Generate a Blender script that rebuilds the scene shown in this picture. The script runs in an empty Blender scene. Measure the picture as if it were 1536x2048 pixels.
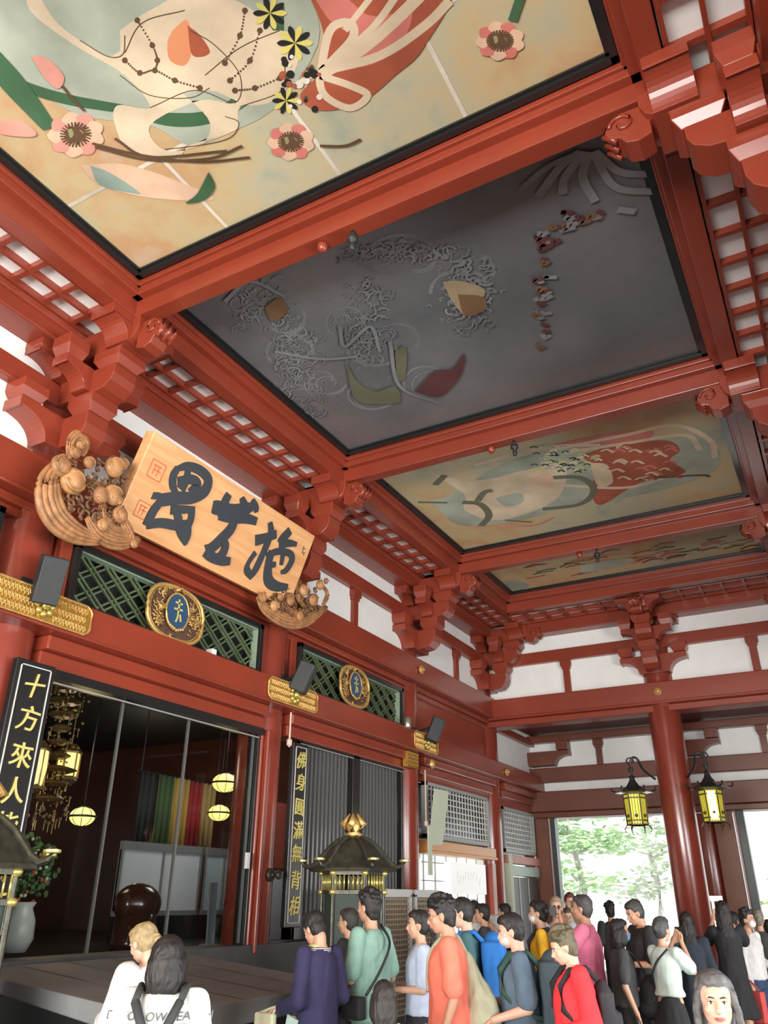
import bpy, bmesh, math, random
from mathutils import Vector, Matrix, noise
from mathutils.geometry import tessellate_polygon

# ---------------------------------------------------------------- camera, world, lights
SC = bpy.context.scene
COL = SC.collection
S = 6.5            # metres per module (eye level to the ceiling boards)
EYE = 1.7          # eye level above the floor
FPX = 1582.0
_yaw, _pit, _rol = math.radians(28.984), math.radians(26.079), math.radians(0.248)
_f = Vector((-math.sin(_yaw)*math.cos(_pit), math.cos(_yaw)*math.cos(_pit), math.sin(_pit)))
_r0 = Vector((math.cos(_yaw), math.sin(_yaw), 0)); _u0 = _r0.cross(_f)
_r = _r0*math.cos(_rol) + _u0*math.sin(_rol); _u = _u0*math.cos(_rol) - _r0*math.sin(_rol)
cam_data = bpy.data.cameras.new('camera'); cam = bpy.data.objects.new('camera', cam_data); COL.objects.link(cam)
cam_data.sensor_fit = 'VERTICAL'; cam_data.sensor_height = 36; cam_data.lens = FPX/2048*36
cam_data.clip_start = 0.05; cam_data.clip_end = 500
cam.matrix_world = Matrix(((_r.x,_u.x,-_f.x,0),(_r.y,_u.y,-_f.y,0),(_r.z,_u.z,-_f.z,EYE),(0,0,0,1)))
SC.camera = cam
SC.view_settings.view_transform = 'Standard'; SC.view_settings.look = 'None'
SC.view_settings.gamma = 1; SC.view_settings.use_curve_mapping = False
SC.view_settings.exposure = 0.65

w = bpy.data.worlds.new('sky'); SC.world = w; w.use_nodes = True
nt = w.node_tree; nt.nodes.clear()
wo = nt.nodes.new('ShaderNodeOutputWorld'); bg = nt.nodes.new('ShaderNodeBackground')
tc = nt.nodes.new('ShaderNodeTexCoord'); sx = nt.nodes.new('ShaderNodeSeparateXYZ'); cr = nt.nodes.new('ShaderNodeValToRGB')
cr.color_ramp.elements[0].position = 0.0; cr.color_ramp.elements[0].color = (1, 1, 0.98, 1)
cr.color_ramp.elements[1].position = 0.9; cr.color_ramp.elements[1].color = (0.75, 0.88, 1, 1)
nt.links.new(tc.outputs['Generated'], sx.inputs[0]); nt.links.new(sx.outputs['Z'], cr.inputs[0])
nt.links.new(cr.outputs[0], bg.inputs[0]); bg.inputs[1].default_value = 1.7
nt.links.new(bg.outputs[0], wo.inputs[0])

def add_light(name, kind, loc, direction, energy, color=(1,1,1), size=1, size_y=None):
    d = bpy.data.lights.new(name, kind); o = bpy.data.objects.new(name, d); COL.objects.link(o)
    d.energy = energy; d.color = color; o.location = loc
    o.rotation_euler = Vector(direction).to_track_quat('-Z', 'Y').to_euler()
    if kind == 'AREA':
        d.size = size
        if size_y: d.shape = 'RECTANGLE'; d.size_y = size_y
    if kind == 'SUN': d.angle = math.radians(1.5)
    if kind == 'POINT': d.shadow_soft_size = size
    return o
add_light('sun', 'SUN', (30, -10, 40), (-0.45, 0.35, -1.1), 6.0, (1, .96, .9))
# daylight entering the open front of the hall (right) and the open bays behind and ahead
add_light('daylight_front', 'AREA', (8.0, 2.5, 1.5), (-1, -.15, .55), 1500, (.97, .99, 1), 15, 2.8)
add_light('daylight_back', 'AREA', (-2.2, -9.0, 1.9), (-.05, 1, .42), 1900, (1, .99, .96), 9, 3.2)

# ---------------------------------------------------------------- pixel -> module helpers (only give plain coordinates)
def ray(px, py): return _f + _r*((px-768)/FPX) - _u*((py-1024)/FPX)
def at(px, py, ax, v):
    d = ray(px, py); k = 'xyz'.index(ax); return d*(v/d[k])
def W(x, y, z): return Vector((x*S, y*S, EYE+z*S))
FL = -EYE/S

# ---------------------------------------------------------------- materials
MATS = {}
def nodes(m):
    m.use_nodes = True; n = m.node_tree; return n, n.nodes['Principled BSDF']
def mat(name, col, rough=.5, metal=0, var=0., scale=6., bump=0., bscale=40., coat=0., emit=None, estr=0, spec=None, stretch=None):
    if name in MATS: return MATS[name]
    m = bpy.data.materials.new(name); n, b = nodes(m)
    b.inputs['Base Color'].default_value = (*col, 1); b.inputs['Roughness'].default_value = rough
    b.inputs['Metallic'].default_value = metal
    if coat: b.inputs['Coat Weight'].default_value = coat; b.inputs['Coat Roughness'].default_value = .12
    if spec is not None: b.inputs['Specular IOR Level'].default_value = spec
    if emit: b.inputs['Emission Color'].default_value = (*emit, 1); b.inputs['Emission Strength'].default_value = estr
    c = n.nodes.new('ShaderNodeTexCoord'); mp = n.nodes.new('ShaderNodeMapping')
    n.links.new(c.outputs['Object'], mp.inputs[0])
    if stretch: mp.inputs['Scale'].default_value = stretch
    if var:
        t = n.nodes.new('ShaderNodeTexNoise'); t.inputs['Scale'].default_value = scale; t.inputs['Detail'].default_value = 5
        r = n.nodes.new('ShaderNodeValToRGB'); n.links.new(mp.outputs[0], t.inputs[0]); n.links.new(t.outputs[0], r.inputs[0])
        r.color_ramp.elements[0].position = .3; r.color_ramp.elements[1].position = .7
        r.color_ramp.elements[0].color = (*[max(0, v*(1-var)) for v in col], 1)
        r.color_ramp.elements[1].color = (*[min(1, v*(1+var)) for v in col], 1)
        n.links.new(r.outputs[0], b.inputs['Base Color'])
    if bump:
        t = n.nodes.new('ShaderNodeTexNoise'); t.inputs['Scale'].default_value = bscale; t.inputs['Detail'].default_value = 6
        bp = n.nodes.new('ShaderNodeBump'); bp.inputs['Strength'].default_value = bump; bp.inputs['Distance'].default_value = .02
        n.links.new(mp.outputs[0], t.inputs[0]); n.links.new(t.outputs[0], bp.inputs['Height']); n.links.new(bp.outputs[0], b.inputs['Normal'])
    MATS[name] = m; return m
RED = mat('vermilion_lacquer', (.25, .040, .019), .34, var=.12, scale=.8, bump=.05, bscale=9, coat=.25)
REDD = mat('vermilion_pillar', (.24, .042, .025), .24, var=.12, scale=1.2, coat=.4)
WHT = mat('white_plaster', (.86, .87, .84), .8, var=.03, scale=3)
BLK = mat('black_lacquer', (.014, .015, .015), .3, coat=.3)
GOLD = mat('gilt_metal', (.66, .42, .14), .34, metal=.5, var=.2, scale=30, bump=.3, bscale=60)
GREEN = mat('green_lattice_paint', (.10, .135, .065), .5, var=.25, scale=3)
DARK = mat('dark_interior', (.03, .018, .012), .5)
STONE = mat('grey_stone', (.17, .17, .16), .5, var=.2, scale=5, bump=.1)
BRONZE = mat('aged_bronze', (.07, .068, .05), .42, metal=.6, var=.3, scale=12, bump=.2)
BRASS = mat('yellow_brass', (.75, .62, .18), .3, metal=.7)
CARVE = mat('carved_keyaki_wood', (.36, .17, .07), .45, var=.35, scale=9, bump=.4, bscale=25)
INK = mat('black_lettering', (.035, .042, .05), .5)
GLEAF = mat('gold_leaf_lettering', (.80, .68, .22), .4, metal=.35)
SPK = mat('black_plastic', (.02, .025, .025), .5)
WSH = mat('white_painted_wood', (.72, .74, .72), .5)
LIT = mat('lit_lantern_paper', (.9, .8, .3), .6, emit=(1, .72, .16), estr=1.5)

def wood(name, c1, c2, scale=3, stretch=(1, .08, 1), rough=.4, coat=.2):
    m = bpy.data.materials.new(name); n, b = nodes(m)
    c = n.nodes.new('ShaderNodeTexCoord'); mp = n.nodes.new('ShaderNodeMapping'); mp.inputs['Scale'].default_value = stretch
    t = n.nodes.new('ShaderNodeTexNoise'); t.inputs['Scale'].default_value = scale; t.inputs['Detail'].default_value = 8; t.inputs['Distortion'].default_value = 1.2
    r = n.nodes.new('ShaderNodeValToRGB'); r.color_ramp.elements[0].position = .3; r.color_ramp.elements[1].position = .7
    r.color_ramp.elements[0].color = (*c1, 1); r.color_ramp.elements[1].color = (*c2, 1)
    n.links.new(c.outputs['Object'], mp.inputs[0]); n.links.new(mp.outputs[0], t.inputs[0]); n.links.new(t.outputs[0], r.inputs[0])
    n.links.new(r.outputs[0], b.inputs['Base Color']); b.inputs['Roughness'].default_value = rough; b.inputs['Coat Weight'].default_value = coat
    return m
PLAQ = wood('zelkova_board', (.66, .31, .12), (.82, .47, .22), 7)
BROWNW = wood('red_brown_wood', (.12, .035, .015), (.2, .06, .025), 3)

# ---------------------------------------------------------------- mesh building
class MB:
    def __init__(s): s.v = []; s.f = []; s.m = []
    def add(s, vs, fs, mi=0):
        b = len(s.v); s.v += [Vector(v) for v in vs]; s.f += [tuple(b+i for i in f) for f in fs]; s.m += [mi]*len(fs); return s
    def box(s, x0, x1, y0, y1, z0, z1, mi=0):          # module units
        p = [W(x, y, z) for x in (x0, x1) for y in (y0, y1) for z in (z0, z1)]
        return s.add(p, [(0,1,3,2),(4,6,7,5),(0,4,5,1),(2,3,7,6),(0,2,6,4),(1,5,7,3)], mi)
    def mbox(s, c, sx, sy, sz, M=None, mi=0):           # metres, centre and full sizes, optional 3x3
        p = [Vector((i*sx/2, j*sy/2, k*sz/2)) for i in (-1,1) for j in (-1,1) for k in (-1,1)]
        if M: p = [M @ q for q in p]
        return s.add([q+Vector(c) for q in p], [(0,1,3,2),(4,6,7,5),(0,4,5,1),(2,3,7,6),(0,2,6,4),(1,5,7,3)], mi)
    def poly(s, pts, d, mi=0, flip=False):              # planar outline pts (metres) extruded by d
        pts = [Vector(p) for p in pts]; n = len(pts); d = Vector(d)
        tri = tessellate_polygon([pts]); vs = pts + [p+d for p in pts]
        fs = [tuple(t) for t in tri] + [tuple(i+n for i in reversed(t)) for t in tri]
        fs += [(i, (i+1) % n, (i+1) % n+n, i+n) for i in range(n)]
        return s.add(vs, fs, mi)
    def tube(s, pts, r, seg=10, mi=0, cap=True):
        pts = [Vector(p) for p in pts]; n = len(pts); rs = r if isinstance(r, (list, tuple)) else [r]*n
        vs = []; up = Vector((0, 0, 1))
        for i, p in enumerate(pts):
            t = (pts[min(i+1, n-1)] - pts[max(i-1, 0)]).normalized()
            a = t.cross(up)
            if a.length < .05: a = t.cross(Vector((1, 0, 0)))
            a.normalize(); b = t.cross(a)
            vs += [p + (a*math.cos(2*math.pi*k/seg) + b*math.sin(2*math.pi*k/seg))*rs[i] for k in range(seg)]
        fs = [(i*seg+k, i*seg+(k+1) % seg, (i+1)*seg+(k+1) % seg, (i+1)*seg+k) for i in range(n-1) for k in range(seg)]
        if cap: fs += [tuple(reversed(range(seg))), tuple((n-1)*seg+k for k in range(seg))]
        return s.add(vs, fs, mi)
    def lathe(s, c, prof, seg=24, mi=0, axis='z', ang0=0.):   # prof [(r,h)], metres
        c = Vector(c); vs = []
        for r, h in prof:
            for k in range(seg):
                a = ang0 + 2*math.pi*k/seg; x, y = r*math.cos(a), r*math.sin(a)
                vs.append(c + (Vector((x, y, h)) if axis == 'z' else Vector((h, x, y)) if axis == 'x' else Vector((x, h, y))))
        n = len(prof)
        fs = [(i*seg+k, i*seg+(k+1) % seg, (i+1)*seg+(k+1) % seg, (i+1)*seg+k) for i in range(n-1) for k in range(seg)]
        fs += [tuple(reversed(range(seg))), tuple((n-1)*seg+k for k in range(seg))]
        return s.add(vs, fs, mi)
    def ball(s, c, rx, ry=None, rz=None, mi=0, seg=14, rings=9, M=None):
        ry = ry or rx; rz = rz or rx; c = Vector(c); vs = []; fs = []
        for i in range(rings+1):
            t = math.pi*i/rings
            for k in range(seg):
                a = 2*math.pi*k/seg
                q = Vector((rx*math.sin(t)*math.cos(a), ry*math.sin(t)*math.sin(a), rz*math.cos(t)))
                if M: q = M @ q
                vs.append(c+q)
        for i in range(rings):
            for k in range(seg):
                fs.append((i*seg+k, (i+1)*seg+k, (i+1)*seg+(k+1) % seg, i*seg+(k+1) % seg))
        return s.add(vs, fs, mi)
    def loft(s, rings, seg=20, mi=0):                   # rings (cx,cy,z,rx,ry)
        vs = []
        for cx, cy, z, rx, ry in rings:
            vs += [Vector((cx+rx*math.cos(2*math.pi*k/seg), cy+ry*math.sin(2*math.pi*k/seg), z)) for k in range(seg)]
        n = len(rings)
        fs = [(i*seg+k, i*seg+(k+1) % seg, (i+1)*seg+(k+1) % seg, (i+1)*seg+k) for i in range(n-1) for k in range(seg)]
        fs += [tuple(reversed(range(seg))), tuple((n-1)*seg+k for k in range(seg))]
        return s.add(vs, fs, mi)
    def mesh(s, name, off=Vector(), smooth=False):
        me = bpy.data.meshes.new(name); me.from_pydata([v-off for v in s.v], [], s.f)
        for p, i in zip(me.polygons, s.m): p.material_index = i
        bm = bmesh.new(); bm.from_mesh(me); bmesh.ops.recalc_face_normals(bm, faces=bm.faces); bm.to_mesh(me); bm.free()
        if smooth:
            for p in me.polygons: p.use_smooth = True
        me.update(); return me
    def build(s, name, mats, parent=None, smooth=False, bevel=0, label=None, cat=None, group=None, kind=None, rel=None):
        if not isinstance(mats, (list, tuple)): mats = [mats]
        if parent is not None: off = rel if rel is not None else wloc(parent)
        else:
            xs = [v.x for v in s.v]; ys = [v.y for v in s.v]; off = Vector(((min(xs)+max(xs))/2, (min(ys)+max(ys))/2, min(v.z for v in s.v)))
        me = s.mesh(name, off, smooth)
        for m in mats: me.materials.append(m)
        o = bpy.data.objects.new(name, me); COL.objects.link(o)
        if parent is not None: o.parent = parent
        else: o.location = off
        if bevel:
            b = o.modifiers.new('bevel', 'BEVEL'); b.width = bevel; b.segments = 2; b.limit_method = 'ANGLE'; b.angle_limit = math.radians(40)
        if label: o['label'] = label
        if cat: o['category'] = cat
        if group: o['group'] = group
        if kind: o['kind'] = kind
        return o
def wloc(o):
    v = Vector(o.location)
    while o.parent: o = o.parent; v += Vector(o.location)
    return v
def thing(name, loc, label, cat, group=None, rotz=0):
    o = bpy.data.objects.new(name, None); COL.objects.link(o); o.location = loc; o.rotation_euler = (0, 0, rotz)
    o.empty_display_size = .2; o['label'] = label; o['category'] = cat
    if group: o['group'] = group
    return o
def dup(root, loc, rotz=0, label=None, parent=None):
    c = root.copy(); COL.objects.link(c)
    if parent is not None: c.parent = parent
    else: c.location = loc; c.rotation_euler = (0, 0, rotz)
    if label: c['label'] = label
    for ch in KIDS(root): dup(ch, None, parent=c)
    return c
def KIDS(o): return [c for c in list(COL.objects) if c.parent == o]
def spline(pts, n=6):
    pts = [Vector(p) for p in pts]
    if len(pts) < 3: return pts
    out = []; P = [pts[0]*2-pts[1]] + pts + [pts[-1]*2-pts[-2]]
    for i in range(1, len(P)-2):
        for k in range(n):
            t = k/n; a, b, c, d = P[i-1], P[i], P[i+1], P[i+2]
            out.append(.5*((2*b)+(c-a)*t+(2*a-5*b+4*c-d)*t*t+(3*b-a-3*c+d)*t**3))
    out.append(pts[-1]); return out
def strip(pts, ws, n=6):
    """2D brush stroke outline from centre points and widths"""
    q = spline([Vector((p[0], p[1], w_)) for p, w_ in zip(pts, ws)], n); L = []; R = []
    for i, p in enumerate(q):
        t = Vector((q[min(i+1, len(q)-1)].x-q[max(i-1, 0)].x, q[min(i+1, len(q)-1)].y-q[max(i-1, 0)].y))
        if t.length < 1e-9: t = Vector((1, 0))
        t.normalize(); nn = Vector((-t.y, t.x))*p.z/2
        L.append(Vector((p.x, p.y))+nn); R.append(Vector((p.x, p.y))-nn)
    return L, R
def stroke(mb, pts, ws, fn, h, mi=0, n=6):
    """stroke mapped by fn(x,y,h)->metres, extruded from 0 to h"""
    L, R = strip(pts, ws, n); k = len(L); vs = []
    for a, b in zip(L, R): vs += [fn(a.x, a.y, h), fn(b.x, b.y, h), fn(a.x, a.y, 0), fn(b.x, b.y, 0)]
    fs = []
    for i in range(k-1):
        a = 4*i; b = a+4
        fs += [(a, a+1, b+1, b), (a+2, b+2, b+3, a+3), (a, b, b+2, a+2), (a+1, a+3, b+3, b+1)]
    fs += [(0, 2, 3, 1), (4*k-4, 4*k-3, 4*k-1, 4*k-2)]
    mb.add(vs, fs, mi)
# ================================================================ THE SETTING
XL, XR = -.910, -.057                      # ceiling boards, left and right edge
XW, XWR = -1.12, .153                      # plaster planes, left wall and open front
PY = [-.61, .09, .79, 1.49, 2.19, 2.86, 3.32]   # pillar lines along the hall
F1, F2 = 2.86, 3.32
def stone_floor():
    m = bpy.data.materials.new('stone_paving'); n, b = nodes(m)
    c = n.nodes.new('ShaderNodeTexCoord'); t = n.nodes.new('ShaderNodeTexBrick'); n.links.new(c.outputs['Object'], t.inputs[0])
    t.inputs['Scale'].default_value = 1; t.inputs['Brick Width'].default_value = 1.1; t.inputs['Row Height'].default_value = .6
    t.inputs['Mortar Size'].default_value = .008; t.inputs['Color1'].default_value = (.13, .13, .125, 1); t.inputs['Color2'].default_value = (.17, .17, .165, 1); t.inputs['Mortar'].default_value = (.05, .05, .05, 1)
    n.links.new(t.outputs[0], b.inputs['Base Color']); b.inputs['Roughness'].default_value = .45
    return m
MB().box(-1.6, 1.3, -1.8, 3.75, FL-.03, FL).build('floor', stone_floor(), kind='structure')
MB().box(-14, 20, -12, 26, FL-.10, FL-.08).build('ground', mat('sunlit_forecourt_paving', (.55, .53, .49), .8, var=.15, scale=.5), kind='structure')
SLAB = mat('dark_ceiling_timber', (.16, .03, .02), .6)
MB().box(-2.6, .75, -1.7, 2.95, 1.06, 1.10).build('ceiling', SLAB, kind='structure')
MB().box(-2.6, .75, 2.87, 3.9, .625, .66).build('ceiling', SLAB, kind='structure')       # lower aisle beyond the end wall
MB().box(.18, 1.25, -1.7, 3.9, .60, .64).build('ceiling', SLAB, kind='structure')        # eaves over the open front

# white plaster of the long left wall, end wall, open front
def wall_bands(name, a, b, zs, axis, p, th=.02):
    m = MB()
    for z0, z1 in zs:
        if axis == 'x': m.box(p-th, p, a, b, z0, z1)
        else: m.box(a, b, p, p+th, z0, z1)
    return m.build(name, WHT, kind='structure')
wall_bands('wall_left', -1.7, 3.34, [(.594, 1.05)], 'x', XW)
wall_bands('wall_left', 2.90, 3.30, [(.44, .594)], 'x', XW)
wall_bands('wall_end', -1.14, .75, [(.594, 1.05)], 'y', 2.84)
wall_bands('wall_end', -1.14, .75, [(.29, .61)], 'y', 3.30)
m = MB(); m.box(XWR, XWR+.02, -1.7, 2.86, .594, 1.05); m.build('wall_right', WHT, kind='structure')
MB().box(-1.14, .75, -1.72, -1.70, .30, 1.05).build('wall_back', WHT, kind='structure')
MB().box(-1.16, -1.13, -1.7, .09, FL, .6).build('wall_left', RED, kind='structure')

MB().box(.70, .72, 1.9, 3.75, FL, .62).build('wall_right', SLAB, kind='structure')  # unseen wall, added to shut daylight out of the far bays
LOCW = {1: 'nearest, half cut off at the left edge', 2: 'left of the big open doorway, behind the left black board',
        3: 'between the doorway and the black grille', 4: 'between the black grille and the white lattice shutters', 5: 'between the two white lattice shutters',
        6: 'in the far left corner'}
# pillars
def pillar(x, y, z1, label, r=.05, z0=FL):
    t = thing('round_pillar', W(x, y, FL), label, 'pillar', 'vermilion round pillars')
    m = MB(); m.lathe(W(x, y, 0), [(r*S, (z0)*S), (r*S, (z1)*S)], 40); m.build('shaft', REDD, t, smooth=False, bevel=.01)
    for p in t.children[0].data.polygons: p.use_smooth = len(p.vertices) == 4
    m = MB(); m.lathe(W(x, y, 0), [(r*S+.10, (z0)*S), (r*S+.10, (z0)*S+.06), (r*S+.03, z0*S+.12), (r*S+.01, z0*S+.12)], 40); m.build('base_stone', STONE, t, smooth=False)
    return t
for i in (1, 2, 3, 4, 5):
    pillar(-1.15, PY[i], .95, 'Red wall pillar, ' + LOCW[i])
pillar(-1.15, 3.36, .62, 'Red wall pillar ' + LOCW[6])
pillar(-.4835, 2.86, .95, 'Tall glossy free-standing vermilion pillar between the two hanging yellow lanterns', r=.052)
pillar(-.4835, 3.36, .62, 'Brown-red pillar on the outer wall just behind the free-standing lantern pillar', r=.06)
for i in (2, 3, 4, 5): pillar(.183, PY[i], .95, 'Vermilion pillar of the open front, number %d going away' % (i-1))
pillar(.183, .09, .95, 'Vermilion pillar of the open front beside the camera')
pillar(.183, 3.36, .62, 'Vermilion pillar in the far right corner')

# horizontal timbers: each is one continuous beam
def beam(name, label, boxes, cat='beam', mat_=RED, group=None, bevel=.02):
    m = MB()
    for b in boxes: m.box(*b)
    return m.build(name, mat_, bevel=bevel, label=label, cat=cat, group=group)
YN, YF = -1.65, 2.86
G = 'long beams of the left wall'
beam('wall_purlin', 'Red purlin along the top of the left wall, just under the coved lattice', [(-1.14, -1.065, YN, 2.80, .897, .94), (-1.14, -1.058, YN, 2.80, .925, .94)], group=G)
beam('tie_beam', 'Upper red tie beam between the two white plaster bands of the left wall', [(-1.16, -1.10, YN, 2.85, .80, .843)], group=G)
beam('main_beam', 'Deep red beam directly above the green transoms, light line on its lower edge', [(-1.16, -1.085, YN, 2.84, .61, .682), (-1.16, -1.08, YN, 2.84, .604, .612)], group=G)
beam('transom_moulding', 'Stepped red moulding over the green lattice transoms', [(-1.15, -1.105, YN, 2.83, .588, .604), (-1.15, -1.115, YN, 2.83, .572, .588)], group=G)
beam('lintel_beam', 'Broad red lintel beam of the left wall carrying the gold plates', [(-1.16, -1.07, .0, 3.30, .394, .450), (-1.16, -1.065, .0, 3.30, .390, .396)], group=G)
for i, s in ((2, 'over the big doorway'), (3, 'over the black grille'), (4, 'over the near white shutter'), (5, 'over the far white shutter')):
    a, b = PY[i]+.045, (PY[i+1] if i < 5 else 3.34)-.045
    beam('lintel_moulding', 'Rounded red moulding under the lintel beam ' + s, [(-1.16, -1.09, a, b, .366, .390), (-1.16, -1.105, a, b, .340, .366)], 'moulding', group='mouldings under the lintel')
# short posts that divide the lower plaster band
def strut(x, y, z0, z1, ax, label, mt=None):
    m = MB(); h = .012
    if ax == 'x':
        m.box(x-.03, x+.012, y-h, y+h, z0, z1-.02); m.box(x-.03, x+.018, y-.020, y+.020, z1-.022, z1)
        m.box(x-.03, x+.014, y-.016, y+.016, z1-.032, z1-.02)
    else:
        m.box(x-h, x+h, y-.012, y+.03, z0, z1-.02); m.box(x-.020, x+.020, y-.018, y+.03, z1-.022, z1)
        m.box(x-.016, x+.016, y-.014, y+.03, z1-.032, z1-.02)
    m.build('short_post', mt or RED, bevel=.008, label=label, cat='post', group='short posts in the plaster bands')
for i, s in ((1, 'above the nearest bay'), (2, 'behind the calligraphy plaque'), (3, 'right of the calligraphy plaque, above the second emblem'), (4, 'near the far end above the bare red panel')):
    strut(XW, (PY[i]+PY[i+1])/2+(.0 if i != 4 else .02), .682, .80, 'x', 'Short red post, ' + s)

# end wall (first plane) and outer wall (second plane)
BRNRED = mat('brown_red_paint', (.15, .04, .02), .38, var=.15, scale=.8, coat=.2)  # darker, browner red than the vermilion of the other beams
G = 'beams of the end wall'
XE0, XE1 = -1.12, .16
beam('wall_purlin', 'Dark red purlin along the top of the end wall', [(XE0, XE1, 2.785, 2.86, .897, .94)], group=G)
beam('tie_beam', 'Upper tie beam between the plaster bands of the end wall', [(XE0, XE1, 2.82, 2.88, .795, .838)], group=G)
beam('main_beam', 'Deep main beam of the end wall resting on the free-standing pillar, with round stud', [(XE0, XE1, 2.80, 2.90, .605, .672), (XE0, XE1, 2.795, 2.90, .597, .606)], group=G)
beam('soffit_board', 'Thin ledge board under the main beam of the end wall', [(XE0, XE1, 2.815, 2.89, .574, .597)], group=G)
beam('tie_beam', 'Top beam of the outer end wall under the low ceiling', [(-1.12, .7, 3.26, 3.34, .585, .615)], group=G, mat_=BRNRED)
beam('tie_beam', 'Middle beam of the outer end wall above the lanterns', [(-1.12, .7, 3.27, 3.34, .428, .486)], group=G, mat_=BRNRED)
beam('lintel_beam', 'Thick brown lintel over the bright exits', [(-1.12, .7, 3.25, 3.36, .315, .392), (-1.12, .7, 3.265, 3.35, .293, .315)], group=G, mat_=BRNRED)
for x, s in ((-.80, 'left half of the end wall'), (-.165, 'right half of the end wall')):
    strut(x, 2.84, .672, .795, 'y', 'Short red post in the lower white band, ' + s)
for x, s in ((-.83, 'left of the lantern pillar'), (-.22, 'right of the lantern pillar')):
    strut(x, 3.30, .486, .585, 'y', 'Short brown post in the low outer band, ' + s, BRNRED)
# open front beams
G = 'beams of the open front'
beam('wall_purlin', 'Dark purlin above the open front at the right', [(XWR-.055, XWR+.02, YN, 2.80, .897, .94)], group=G)
beam('tie_beam', 'Upper tie beam of the open front', [(XWR-.02, XWR+.03, YN, 2.85, .80, .843)], group=G)
beam('main_beam', 'Deep main beam of the open front at the right', [(XWR-.035, XWR+.04, YN, 2.84, .594, .682)], group=G)
# bay beyond the corner: curved red brace and plaster side panel are lit from the exits
m = MB(); m.box(-1.16, -1.10, 2.91, 3.30, .575, .60)
m.build('tie_beam', RED, label='Short beam in the corner bay above the grey side panel', cat='beam', group='long beams of the left wall')

# ---------------------------------------------------------------- ring beam, cross beams, coved lattice
def stepped(ax, c, a, b, side, zt=1.0, zb=.935):
    """cross section: moulding + beam; c centre, side both"""
    m = MB()
    B = (lambda u0, u1, z0, z1: m.box(a, b, c+u0, c+u1, z0, z1)) if ax == 'y' else (lambda u0, u1, z0, z1: m.box(c+u0, c+u1, a, b, z0, z1))
    B(-.015, .015, zb, zt+.01)
    lo, hi = (-.030 if side in ('both', 'neg') else -.015), (.030 if side in ('both', 'pos') else .015)
    B(lo, hi, .968, zt+.01); lo2, hi2 = lo*1.2 if lo < -.02 else lo, hi*1.2 if hi > .02 else hi
    B(lo2, hi2, .982, zt+.01)
    return m
YB = [.776, 1.490, 2.195, 2.625]
stepped('x', XL-.037, YN, 2.64, 'pos').build('ring_beam', RED, bevel=.01, label='Long moulded red ceiling beam along the left side of all the painted ceiling panels', cat='beam', group='ceiling beams')
stepped('x', XR+.037, YN, 2.64, 'neg').build('ring_beam', RED, bevel=.01, label='Long moulded red ceiling beam along the right side of the painted ceiling panels', cat='beam', group='ceiling beams')
for k, (y, s) in enumerate(((.776, 'between the bright nearest painting and the dark dragon-grey panel'), (1.490, 'between the dark panel and the pale panel behind it'), (2.195, 'between the pale panel and the narrow farthest panel'), (2.625, 'at the far end of the farthest painted panel'))):
    stepped('y', y, XL-.03, XR+.03, 'both' if k < 3 else 'neg').build('cross_beam', RED, bevel=.01, label='Moulded red ceiling cross beam ' + s, cat='beam', group='ceiling beams')
stepped('y', .062, XL-.03, XR+.03, 'both').build('cross_beam', RED, bevel=.01, label='Moulded red ceiling cross beam overhead, before the nearest painting', cat='beam', group='ceiling beams')

def cove(label, x0, x1, y0, y1, z=.94, nlong=11, along='y', board_z=-.004):
    """two rows of cells between x0..x1 (or y) with a white board above"""
    t = thing('coved_lattice', W((x0+x1)/2, (y0+y1)/2, z), label, 'lattice', 'coved lattices around the ceiling')
    MB().box(x0, x1, y0, y1, z+.018+board_z, z+.026+board_z).build('backing_board', WHT, t)
    m = MB(); d = .014
    if along == 'y':
        for x in (x0+.004, (x0+x1)/2, x1-.004): m.box(x-.003, x+.003, y0, y1, z, z+d)
        for k in range(nlong+1):
            y = y0+(y1-y0)*k/nlong; m.box(x0, x1, y-.0045, y+.0045, z+.002, z+d)
    else:
        for y in (y0+.004, (y0+y1)/2, y1-.004): m.box(x0, x1, y-.004, y+.004, z, z+d)
        for k in range(nlong+1):
            x = x0+(x1-x0)*k/nlong; m.box(x-.0045, x+.0045, y0, y1, z+.002, z+d)
    m.build('lattice', RED, t)
    return t
nm = ['beside the nearest painting', 'above the calligraphy plaque', 'above the second emblem', 'at the far end']
for i in range(4):
    a, b = PY[i+1]+.0, PY[i+2]-.0
    if i == 3: b = 2.76
    n = 11 if i < 3 else 9
    cove('Red grid of small white squares along the left wall top ' + nm[i], -1.062, -.963, a, b, nlong=n)
    cove('Red grid of grey-white cells along the right side of the ceiling ' + nm[i], -.003, .098, a, b, nlong=10 if i < 3 else 8)
cove('Dark red grid between the farthest painting and the end wall', -.96, -.01, 2.66, 2.79, nlong=14, along='x')

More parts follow.
